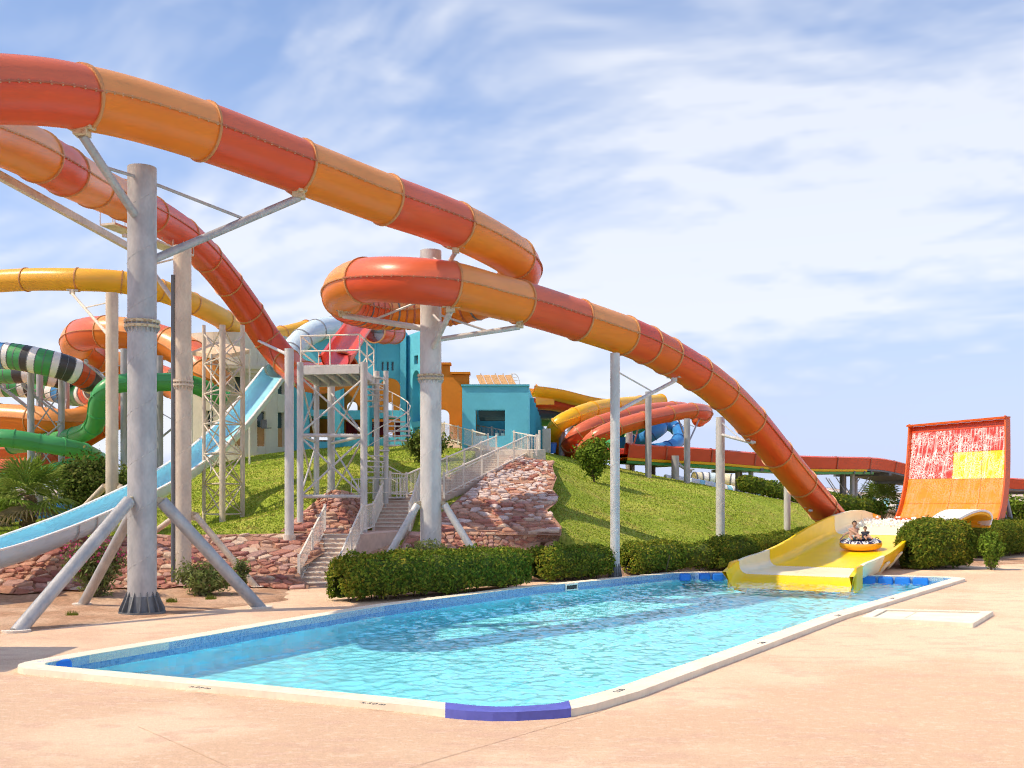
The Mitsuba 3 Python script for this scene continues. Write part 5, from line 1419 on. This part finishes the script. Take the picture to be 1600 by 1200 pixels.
def hedge(label, spine, hw, h, seed, dens=420, size=.062, sq=3.6, cols=HEDGE, base=None, group='clipped box hedges', rough=.14, lift=.10):
    """a clipped hedge along the spine points (x, y): half width hw, height h, squarish section"""
    key = thing('hedge', label, 'hedge', group)
    r = np.random.default_rng(seed)
    sp3 = np.array([[*s, 0] for s in spine], float)
    cs, k = spline(sp3) if len(sp3) > 2 else ((lambda u: sp3[0] + (sp3[1] - sp3[0]) * np.asarray(u)[..., None]), [0, 1.0])
    L = np.linalg.norm(np.diff(cs(np.linspace(0, k[-1], 60)), axis=0), axis=1).sum()
    tot = L + 2 * hw

    def surf(s, th):                     # s in 0..1 along, th round the section (0..2pi)
        ax = (s * tot - hw)
        ov = np.where(ax < 0, -ax, np.where(ax > L, ax - L, 0)) / hw
        end = (1 - np.clip(ov, 0, .999) ** sq) ** (1 / sq)
        u = np.clip(ax / L, 0, 1) * k[-1]
        p = cs(u)
        e = np.where(ax < 0, ax, np.where(ax > L, ax - L, 0))
        d = cs(np.clip(u + 1e-3, 0, k[-1])) - cs(np.clip(u - 1e-3, 0, k[-1]))
        d /= np.linalg.norm(d, axis=1, keepdims=True)
        c, q = np.cos(th), np.sin(th)
        rr = (np.abs(c) ** sq + np.abs(q) ** sq) ** (-1 / sq)
        side = np.stack([d[:, 1], -d[:, 0], d[:, 0] * 0], 1)
        hz = 0.5 + .5 * end
        out = p + d * e[:, None] + side * (rr * c * hw * end * (.86 + .14 * np.clip(rr * q + .8, 0, 1)))[:, None]
        out[:, 2] = h / 2 + rr * q * h / 2 * hz - (1 - hz) * h * .5
        return out
    nS, nT = max(12, int(tot * 4)), 22
    s_, t_ = np.meshgrid(np.linspace(.004, .996, nS), np.linspace(0, 2 * np.pi, nT, endpoint=False), indexing='ij')

    def full(s, th):
        p = surf(s, th)
        w = meshkit.fbm(p * 1.6 + seed, 3, seed) - .5
        w2 = meshkit.fbm(p * 6.0 + seed, 2, seed + 1) - .5
        c = cs(np.clip((s * tot - hw) / L, 0, 1) * k[-1]) + [0, 0, h * .5]
        n = p - c
        n /= np.linalg.norm(n, axis=1, keepdims=True) + 1e-9
        return p + n * (w * rough * 2.2 + w2 * rough)[:, None], n
    core, n_ = full(s_.ravel(), t_.ravel())
    gb_ = np.array([0, 0, base if base is not None else 0.0])
    gl = ground(core[:, 0], core[:, 1]) if base is None else np.full(len(core), base)
    gl = np.maximum(gl, 0)
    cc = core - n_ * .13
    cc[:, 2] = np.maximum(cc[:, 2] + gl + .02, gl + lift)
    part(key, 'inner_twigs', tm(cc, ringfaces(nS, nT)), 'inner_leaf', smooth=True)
    per = 2 * h + 3 * hw
    N = int(tot * per * dens)
    nc = int(2.6 * hw * h * dens)        # the two end faces need leaves of their own
    ov = (1 - (r.random(2 * nc) ** .5 * .999) ** sq) ** (1 / sq) * hw
    sc_ = np.where(np.arange(2 * nc) < nc, (hw - ov) / tot, (hw + L + ov) / tot)
    o, n = full(np.r_[r.random(N), sc_], r.random(N + 2 * nc) * 2 * np.pi)
    N += 2 * nc
    g2 = np.maximum(ground(o[:, 0], o[:, 1]) if base is None else np.full(N, base), 0)
    lo = meshkit.fbm(o * [2.2, 2.2, 0.1], 2, seed + 5)
    keep = o[:, 2] > lift + .25 * (lo - .3)
    o = o + n * (r.normal(-.02, .045, (N, 1)) + (r.random((N, 1)) < .03) * r.uniform(0, .14, (N, 1))) + np.stack([g2 * 0, g2 * 0, g2], 1)
    o, n = o[keep], n[keep]
    m, c = leaves(o, n, size, cols, seed + 2)
    tint = meshkit.fbm(o * .9, 3, seed + 3)[:, None]
    dry = np.clip((tint - .50) * 3.2, 0, 1) * np.array([[1.0, .55, .3]])
    c = c * (1 + np.repeat(dry, 4, 0) * .9)
    part(key, 'foliage', m, 'leaf', color=c, kind='stuff')
    stems = []
    for i in range(max(4, int(tot * 5))):
        q = cs(np.clip((r.random() * tot - hw) / L, 0, 1) * k[-1]) + np.array([r.uniform(-.6, .6) * hw, r.uniform(-.6, .6) * hw, 0])
        g = max(0, gz(q)) if base is None else base
        stems.append(cyl([q[0], q[1], g - .05], [q[0] + r.normal(0, .1), q[1] + r.normal(0, .1), g + h * .6], .018, 5))
    part(key, 'stems', cat(stems), 'twig', kind='stuff')
    return key


def gp(px, py):
    return G(px, py)[:2]


hedge('long clipped hedge at the pool edge in front of the thick pale column', [(-4.08, 30.1), (-2.95, 31.05), (-1.75, 32.35), (-.35, 34.05)], .84, 1.26, 11, dens=520, base=0)
hedge('shorter clipped hedge by the pool edge left of the slim column', [(1.35, 37.3), (2.75, 38.35)], .72, 1.16, 12, dens=480, base=0)
hedge('rounded dark hedge just right of the slim column at the pool edge', [(4.75, 40.2), (5.7, 40.9)], .72, 1.2, 13, sq=2.7, base=0)
hedge('low loose hedge behind the three blue fenders', [(6.7, 42.3), (7.9, 42.8)], .6, 1.1, 14, sq=2.6, base=0, dens=320)
hedge('rounded hedge touching the left wall of the yellow slide', [(8.35, 42.6), (9.3, 43.4)], .66, 1.3, 15, sq=2.7, base=0)
hedge('long hedge at the foot of the lawn behind the yellow slide wall', [P(1172, 0, 45)[:2], P(1228, 0, 47.5)[:2], P(1285, 0, 50.8)[:2]], .62, 1.0, 16, sq=2.8)
hedge('big round clipped bush right of the yellow slide', [(16.75, 43.8), (17.45, 44.1)], 1.12, 1.98, 17, sq=2.5, base=0, dens=430, size=.072)
hedge('long hedge behind the round bush, running to the right edge', [P(1525, 0, 52)[:2], P(1575, 0, 55)[:2], P(1640, 0, 58)[:2]], 1.0, 1.75, 18, sq=2.9, base=0)
hedge('dark hedge row on the crest of the lawn under the long red flume', [P(1170, 792, 66)[:2], P(1230, 797, 66)[:2], P(1300, 803, 66)[:2], P(1350, 803, 67)[:2]], .7, 1.1, 19, sq=2.6, dens=160, size=.10)


def bush(name, label, cat_, centre, radii, nleaf, size, cols, seed, stems=14, long=1.8, shape=None, flowers=0, open_=0.25, group=None, petal=(.62, .10, .24), trunk=0):
    key = thing(name, label, cat_, group)
    r = np.random.default_rng(seed)
    c = np.asarray(centre, float)
    g = max(0.0, gz(c))
    base = np.array([c[0], c[1], g])
    tips, sm = [], []
    for i in range(stems):
        d = r.normal(0, 1, 3)
        d[2] = abs(d[2]) + .35
        d = nrm(d) * np.asarray(radii) * r.uniform(.75, 1.05)
        tip = c + [0, 0, 0] + d
        b = base + [r.normal(0, .08), r.normal(0, .08), trunk]
        mid = b * .45 + tip * .55 + [0, 0, .12]
        sm.append(sweep(spline([b, mid, tip])[0](np.linspace(0, spline([b, mid, tip])[1][-1], 7)), circ(.016, 5), scale=np.linspace(1.4, .5, 7)))
        tips.append((b, mid, tip))
    if trunk:
        sm.append(cyl(base - Z3 * .1, base + Z3 * trunk, .06, 8, r2=.045))
    part(key, 'stem', cat(sm), 'twig')
    t = r.random(nleaf) ** .55
    i = r.integers(0, stems, nleaf)
    B, M, Tt = (np.array([q[j] for q in tips])[i] for j in range(3))
    t = t[:, None]
    o = B * (1 - t) ** 2 + 2 * M * t * (1 - t) + Tt * t ** 2
    o = o + r.normal(0, open_, (nleaf, 3)) * np.asarray(radii) * .55
    o[:, 2] = np.maximum(o[:, 2], g + .04)
    n = o - c
    n /= np.linalg.norm(n, axis=1, keepdims=True) + 1e-9
    m, cl = leaves(o, n, size, cols, seed + 1, long=long, spread=.7)
    part(key, 'foliage', m, 'leaf', color=cl, kind='stuff')
    if flowers:
        j = r.integers(0, stems, flowers)
        o = np.array([q[2] for q in tips])[j] + r.normal(0, .13, (flowers, 3))
        m, cl = leaves(o, o - c, .075, np.asarray(petal), seed + 2, long=1.0, spread=1.0, var=.25)
        part(key, 'blossom', m, 'petal', color=cl, kind='stuff')
    return key


OLE = np.array([[.20, .25, .08], [.27, .31, .12], [.15, .20, .05]])
DARK = np.array([[.07, .11, .022], [.11, .155, .03], [.19, .22, .06]])
FRESH = np.array([[.16, .25, .03], [.22, .31, .042], [.11, .19, .022]])
bush('oleander', 'loose pink flowering oleander left of the thickest grey column', 'shrub', P(152, 895, 30.6), (1.0, .6, .95), 3400, .05, OLE, 31, long=3.2, stems=26, flowers=520)
bush('oleander', 'sprawling green oleander right of the thickest grey column', 'shrub', P(318, 918, 31.2), (1.0, .55, .75), 2600, .05, OLE, 33, long=3.2, stems=24, flowers=10)
bush('oleander', 'small spiky green shrub beside the foot of the right strut', 'shrub', P(378, 912, 31.6), (.38, .3, .7), 700, .05, OLE, 34, long=3.2, stems=10)
bush('shrub', 'grey green shrub at the foot of the thick pale column', 'shrub', P(668, 862, 34.9), (.75, .45, .42), 2200, .045, OLE, 35, long=2.4, stems=22)
bush('shrub', 'dense dark green bush behind the thick pale column on the upper lawn', 'shrub', P(667, 703, 54), (1.15, .9, 1.0), 5200, .11, DARK * 1.3, 36, stems=40, long=1.5, open_=.3)
bush('shrub', 'bright green bushy young tree on the lawn left of the slim column', 'tree', P(928, 717, 55), (.98, .8, 1.05), 5200, .11, FRESH * 1.05, 37, stems=44, long=1.5, open_=.28, trunk=.3)
bush('shrub', 'broad dark bush at the left between the palm and the sand column', 'tree', P(140, 768, 47), (1.45, 1.3, 1.55), 9000, .11, DARK, 38, stems=60, long=1.6, open_=.3)
bush('shrub', 'olive green bush behind the thickest grey column', 'tree', P(205, 775, 50), (1.1, 1.0, 1.3), 4000, .11, DARK * 1.5, 39, stems=40, long=1.6, open_=.3)
bush('shrub', 'small upright pale green bush in front of the right hand hedge', 'shrub', P(1549, 861, 43.0), (.56, .5, .76), 4200, .07, FRESH * 1.15, 40, stems=26, long=1.6, open_=.24, trunk=.12)
bush('shrub', 'low green shrubs at the right edge behind the long hedge', 'shrub', P(1585, 797, 74), (2.6, 1.2, 1.0), 4000, .15, FRESH, 41, stems=40, long=1.6)
bush('shrub', 'green bush below the far palm behind the slide wall', 'shrub', P(1340, 797, 84), (2.6, 1.2, 1.4), 4000, .16, FRESH, 42, stems=40, long=1.6)
bush('shrub', 'low dark plants at the left edge beside the palm', 'shrub', P(8, 800, 46), (1.1, .9, .9), 3600, .10, DARK * 1.4, 43, stems=30, long=1.8)


def palm(label, base, h, nf, lf, seed, r0=.18, droop=.5):
    key = thing('fan_palm', label, 'palm', None)
    r = np.random.default_rng(seed)
    b = np.asarray(base, float)
    zz = np.linspace(0, 1, 9)
    pts = np.stack([b[0] + .06 * zz, b[1] + 0 * zz, b[2] - .1 + (h + .1) * zz], 1)
    part(key, 'trunk', sweep(pts, circ(r0, 14), cap=True, scale=1.15 - .3 * zz), 'bark', smooth=40)
    scales = []
    for i in range(70):
        a, zq = r.uniform(0, 6.28), r.uniform(.05, 1)
        c = np.array([math.cos(a), math.sin(a), 0])
        q = b + Z3 * h * zq + c * r0 * .95
        scales.append(beam(q, q + c * .10 + Z3 * .12, .09, .03))
    part(key, 'old_leaf_base', cat(scales), 'bark', kind='stuff')
    top = b + Z3 * h
    for i in range(nf):
        a = i * 2.39996 + r.normal(0, .2)
        el = 1.35 - 2.0 * (i / nf) + r.normal(0, .1)
        d = np.array([math.cos(a) * math.cos(el), math.sin(a) * math.cos(el), math.sin(el)])
        t, s, u = frame(d)
        pl_ = lf * r.uniform(.45, .6)
        hub = top + d * pl_ - Z3 * .1 * droop * (1.2 - math.sin(el))
        v, f, col = [], [], []
        pet = np.array([top + s * .02, top - s * .02, hub - s * .012, hub + s * .012])
        v += list(pet)
        f += [[0, 1, 2], [0, 2, 3]]
        nb_ = 19
        dead = el < -.35
        base_c = np.array([.30, .24, .13]) if dead else np.array([[.15, .24, .035], [.20, .30, .045], [.25, .32, .07]])[r.integers(0, 3)]
        cc = [base_c * 1.1] * 4
        for j in range(nb_):
            fa = (j - (nb_ - 1) / 2) / nb_ * 3.9
            dd = nrm(t * math.cos(fa) + s * math.sin(fa) + u * .12 * math.cos(fa * 2))
            ln = lf * (.78 - .16 * abs(fa) / 2) * r.uniform(.92, 1.05)
            w = nrm(np.cross(dd, u)) * ln * .038
            m1 = hub + dd * ln * .6 - Z3 * droop * .08 * ln
            e1 = hub + dd * ln - Z3 * droop * .38 * ln
            k0 = len(v)
            v += [hub, m1 + w - u * .01, m1 - w - u * .01, e1, m1 + u * .02]
            f += [[k0, k0 + 1, k0 + 4], [k0, k0 + 4, k0 + 2], [k0 + 1, k0 + 3, k0 + 4], [k0 + 4, k0 + 3, k0 + 2]]
            cc += [base_c * r.uniform(.85, 1.15)] * 5
        part(key, 'frond', trimesh.Trimesh(np.array(v), np.array(f), process=False), 'leaf', color=np.array(cc))
    return key


q = P(44, 838, 40)
palm('low fan palm on the lawn at the left with drooping fronds', [q[0], q[1], gz(q)], 1.45, 34, 1.5, 51, r0=.22, droop=.7)
q = P(-40, 838, 42)
palm('fan palm mostly outside the left edge', [q[0], q[1], gz(q)], 1.0, 24, 1.2, 52, r0=.2, droop=.7)
q = P(1377, 800, 88)
palm('fan palm in the distance between the steep tube and the slide wall', [q[0], q[1], .4], 2.0, 30, 2.1, 53, r0=.25, droop=.4)
q = P(1312, 800, 92)
palm('smaller far palm partly hidden behind the end of the steep tube', [q[0], q[1], .4], 1.2, 22, 1.5, 54, r0=.2, droop=.4)
for i, (px, py) in enumerate(((112, 962), (268, 940), (330, 936))):
    q = G(px, py, .03)
    o = q + np.random.default_rng(60 + i).normal(0, 1, (160, 3)).clip(-1.6, 1.6) * [.08, .06, .0]
    an = np.random.default_rng(70 + i).uniform(-1, 1, (160, 3))
    tip = o + np.stack([an[:, 0] * .05, an[:, 1] * .05, .09 + .05 * an[:, 2]], 1)
    v = np.stack([o - [.008, 0, .02], o + [.008, 0, -.02], tip], 1).reshape(-1, 3)
    solid('grass_tuft', ['small weed tuft on the sand left of the thickest column foot', 'weed tuft on the sand beside the column foot', 'weed tuft on the sand under the green oleander'][i], 'grass tuft', tm(v, np.arange(480).reshape(-1, 3)), 'leaf', color=np.repeat(np.array([[.16, .20, .03]]), 480, 0), group='weeds on the sand')
# ---------------------------------------------------------------- riders on the ring
uR = np.interp(5.7, np.arange(len(kr)), kr)
tR, sR, wR = frame(csr(uR, 1))
RC_ = csr(uR) + sR * .25 + wR * .06
M = np.stack([sR, tR, wR], 1)            # local x: across to the right, y: up the slide, z: off the floor


def W(v):
    return RC_ + .93 * np.asarray(v, float) @ M.T


rg = thing('ride_ring', 'orange yellow inflatable ring with a dark wave patterned top sliding on the yellow runout', 'inflatable ring')
nu, nv = 56, 24
R0, r0 = .57, .22
a, b = np.meshgrid(np.arange(nu) * 2 * np.pi / nu, np.arange(nv) * 2 * np.pi / nv, indexing='ij')


def torus(bs_, rr=r0, sc=(1, 1, .9)):
    a_, b_ = np.meshgrid(np.arange(nu + 1) * 2 * np.pi / nu, bs_, indexing='ij')
    sq_ = 1 + .05 * np.cos(2 * a_)
    v = np.stack([(R0 * sq_ + rr * np.cos(b_)) * np.cos(a_) * 1.12, (R0 * sq_ + rr * np.cos(b_)) * np.sin(a_), r0 * .9 + rr * .95 * np.sin(b_)], -1)
    return tm(W(v.reshape(-1, 3)), ringfaces(nu + 1, len(bs_), False))


def swirl(p, n, uv):
    q = mi.Vector3f(p.x - float(RC_[0]), p.y - float(RC_[1]), p.z - float(RC_[2]))
    x = dr.dot(q, mi.Vector3f(*map(float, sR)))
    y = dr.dot(q, mi.Vector3f(*map(float, tR)))
    an = dr.atan2(y, x) * (9 / (2 * np.pi))
    f = an - dr.floor(an) - .5
    rad = (dr.sqrt(x * x / 1.25 + y * y) - .60) * 5.0
    d1 = dr.sqrt(f * f + dr.square(rad * .32 + .06))
    d1 = dr.abs(d1 - .22)
    d2 = dr.sqrt(dr.square(f + .05) + dr.square(rad * .32))
    wave = dr.abs(rad * .32 - .20 * dr.sin(an * 2 * np.pi))
    line = (d1 < .055) | (d2 < .07) | (wave < .035)
    return dr.select(line, mi.Color3f(.78, .78, .76), mi.Color3f(.04, .035, .09))


bs('ring_pattern', base_color=mikit.proc(swirl), roughness=.5)
part(rg, 'tube', torus(np.linspace(np.radians(200), np.radians(395), 14)), 'fibre_amber', smooth=50)
part(rg, 'cover', torus(np.linspace(np.radians(30), np.radians(205), 12), rr=r0 + .006), 'ring_pattern', smooth=50)
part(rg, 'floor', mf(m3.Manifold.cylinder(.06, .48, .48, 32)).apply_transform(np.vstack([np.c_[M, RC_ + wR * .05], [0, 0, 0, 1]])), 'black_rubber', smooth=40)
for i, aa in enumerate((.5, 2.2, 3.6, 5.3)):
    c = np.array([math.cos(aa) * .72, math.sin(aa) * .64, r0 * 1.9])
    part(rg, 'handle', wire([W(c + [-.07, -.02, -.03]), W(c + [-.04, 0, .035]), W(c + [.04, 0, .035]), W(c + [.07, .02, -.03])], .014), 'black_rubber', smooth=40)


def bones(lst, edge=.03, it=4):
    ms = []
    for (p, r1), (q, r2) in lst:
        ms.append(m3.Manifold.batch_hull([m3.Manifold.sphere(r1, 16).translate(list(map(float, p))), m3.Manifold.sphere(r2, 16).translate(list(map(float, q)))]))
    m = mf(m3.Manifold.batch_boolean(ms, m3.OpType.Add).refine_to_length(edge))
    m.merge_vertices()
    trimesh.smoothing.filter_taubin(m, iterations=it)
    return m


def bez(p, q, bend):
    return (np.asarray(p) + np.asarray(q)) / 2 + np.asarray(bend)


def person(label, hip, chest, neck, head, look, s, arms, legs, top, bottom, skin='skin', collar=False):
    """joints in ring coordinates; s scales an adult"""
    key = thing('person', label, 'person', None)
    hip, chest, neck, head = (np.asarray(k, float) for k in (hip, chest, neck, head))
    look = nrm(look)
    lat = nrm(np.cross(look, [0, 0, 1]))
    L = [((hip - lat * .09 * s, .115 * s), (chest - lat * .07 * s, .12 * s)), ((hip + lat * .09 * s, .115 * s), (chest + lat * .07 * s, .12 * s)), ((hip, .13 * s), (chest, .13 * s)),
         ((chest + [0, 0, .10 * s] - lat * .16 * s, .065 * s), (chest + [0, 0, .10 * s] + lat * .16 * s, .065 * s)), ((chest, .12 * s), (neck, .06 * s)), ((neck, .055 * s), (head - [0, 0, .06 * s], .058 * s)),
         ((head + [0, 0, .035 * s], .098 * s), (head - [0, 0, .065 * s] + look * .028 * s, .066 * s)), ((head + look * .075 * s + [0, 0, .0], .022 * s), (head + look * .112 * s - [0, 0, .022 * s], .018 * s)),
         ((head + lat * .094 * s + [0, 0, .02 * s], .022 * s), (head + lat * .098 * s - [0, 0, .02 * s], .016 * s)), ((head - lat * .094 * s + [0, 0, .02 * s], .022 * s), (head - lat * .098 * s - [0, 0, .02 * s], .016 * s))]
    hands = []
    for sg, (elb, wri) in zip((-1, 1), arms):
        sh_ = chest + [0, 0, .09 * s] + lat * sg * .185 * s
        elb, wri = np.asarray(elb, float), np.asarray(wri, float)
        L += [((sh_, .06 * s), (elb, .042 * s)), ((elb, .042 * s), (wri, .029 * s))]
        d = nrm(wri - elb)
        w = nrm(np.cross(d, [0, 0, 1]))
        palm_ = wri + d * .075 * s
        L += [((wri, .028 * s), (palm_ + w * .02 * s, .022 * s)), ((wri, .028 * s), (palm_ - w * .02 * s, .022 * s))]
        for j, ln in enumerate((.068, .076, .072, .056)):
            b0 = palm_ + w * (-.030 + .02 * j) * s
            k1 = b0 + d * ln * .5 * s - np.array([0, 0, .012]) * s
            k2 = k1 + d * ln * .3 * s - np.array([0, 0, .035]) * s
            hands += [((b0, .0105 * s), (k1, .0095 * s)), ((k1, .0095 * s), (k2, .0085 * s))]
        t0 = wri + d * .03 * s - w * .03 * s * sg
        hands += [((t0, .012 * s), (t0 + (d * .03 - w * sg * .03) * s - np.array([0, 0, .01]) * s, .0105 * s)), ((t0 + (d * .03 - w * sg * .03) * s - np.array([0, 0, .01]) * s, .0105 * s), (t0 + (d * .055 - w * sg * .035) * s - np.array([0, 0, .03]) * s, .009 * s))]
    for sg, (kn, an_) in zip((-1, 1), legs):
        hj = hip + lat * sg * .10 * s
        kn, an_ = np.asarray(kn, float), np.asarray(an_, float)
        fd = nrm(nrm(an_ - kn) * .35 + look * .6 + [0, 0, .6])
        L += [((hj, .088 * s), (kn, .058 * s)), ((kn, .058 * s), (an_, .038 * s)), ((an_, .04 * s), (an_ + fd * .14 * s, .028 * s))]
    body = bones(L + hands, .022, 3)
    part(key, 'body', tm(W(body.vertices), body.faces), skin, smooth=True)
    hc = m3.Manifold.batch_hull([m3.Manifold.sphere(.106 * s, 20).translate(list(head + [0, 0, .042 * s] - look * .012 * s)), m3.Manifold.sphere(.085 * s, 20).translate(list(head - look * .045 * s))])
    cut = m3.Manifold.cube([.5 * s, .5 * s, .5 * s], True)
    fr = np.c_[np.stack([lat, look, [0, 0, 1]], 1), head + look * (.25 + .055) * s - np.array([0, 0, .18]) * s]
    hc = hc - cut.transform(fr.tolist())
    hm = mf(hc.refine_to_length(.03))
    part(key, 'hair', tm(W(hm.vertices), hm.faces), 'hair', smooth=40)
    eyes = [trimesh.creation.icosphere(1, .013 * s) for _ in range(2)]
    for sg, e_ in zip((-1, 1), eyes):
        e_.apply_translation(head + look * .092 * s + lat * sg * .034 * s + [0, 0, .012 * s])
    em = cat(eyes)
    part(key, 'eyes', tm(W(em.vertices), em.faces), 'hair', smooth=True)
    mm = mf(m3.Manifold.batch_hull([m3.Manifold.sphere(.009 * s, 8).translate(list(head + look * .09 * s + lat * q * .022 * s - np.array([0, 0, .062]) * s)) for q in (-1, 1)]))
    part(key, 'mouth', tm(W(mm.vertices), mm.faces), 'wall_maroon', smooth=40)
    if top:
        Lt = [((hip + [0, 0, .02 * s] - lat * .09 * s, .125 * s), (chest - lat * .07 * s, .132 * s)), ((hip + [0, 0, .02 * s] + lat * .09 * s, .125 * s), (chest + lat * .07 * s, .132 * s)), ((chest + [0, 0, .09 * s] - lat * .16 * s, .078 * s), (chest + [0, 0, .09 * s] + lat * .16 * s, .078 * s)), ((chest, .13 * s), (chest + [0, 0, .10 * s], .1 * s))]
        for sg, (elb, wri) in zip((-1, 1), arms):
            sh_ = chest + [0, 0, .09 * s] + lat * sg * .185 * s
            Lt += [((sh_, .073 * s), (sh_ * .35 + np.asarray(elb) * .65, .06 * s))]
        tmh = bones(Lt, .03, 3)
        part(key, 'shirt', tm(W(tmh.vertices), tmh.faces), top, smooth=True)
    Ls_ = [((hip - lat * .10 * s, .125 * s), (hip + lat * .10 * s, .125 * s))]
    for sg, (kn, an_) in zip((-1, 1), legs):
        hj = hip + lat * sg * .10 * s
        Ls_ += [((hj, .102 * s), (hj * .4 + np.asarray(kn) * .6, .082 * s))]
    smh = bones(Ls_, .03, 3)
    part(key, 'shorts', tm(W(smh.vertices), smh.faces), bottom, smooth=True)
    return key


# local axes: x right, y up-slide (away), z up; both face down the slide, towards the pool and slightly to the right
person('shirtless man sitting at the left of the inflatable ring, smiling', (-.36, .22, .40), (-.34, .30, .72), (-.33, .29, .90), (-.30, .26, 1.06), (.35, -1, 0), 1.0,
       arms=[((-.70, .16, .62), (-.80, -.05, .47)), ((-.10, .05, .62), (.02, -.14, .52))], legs=[((-.40, -.28, .58), (-.22, -.62, .50)), ((-.10, -.18, .60), (.08, -.52, .52))], top=None, bottom='shirt_aqua')
person('child in a dark top sitting in front of the man on the ring', (.16, .16, .40), (.17, .20, .62), (.17, .19, .74), (.18, .16, .87), (.3, -1, -.05), .74,
       arms=[((-.06, .08, .56), (-.10, -.10, .49)), ((.38, .08, .56), (.50, -.08, .50))], legs=[((.22, -.18, .56), (.36, -.46, .50)), ((.38, -.10, .55), (.58, -.34, .50))], top='shirt_dark', bottom='shorts_navy')
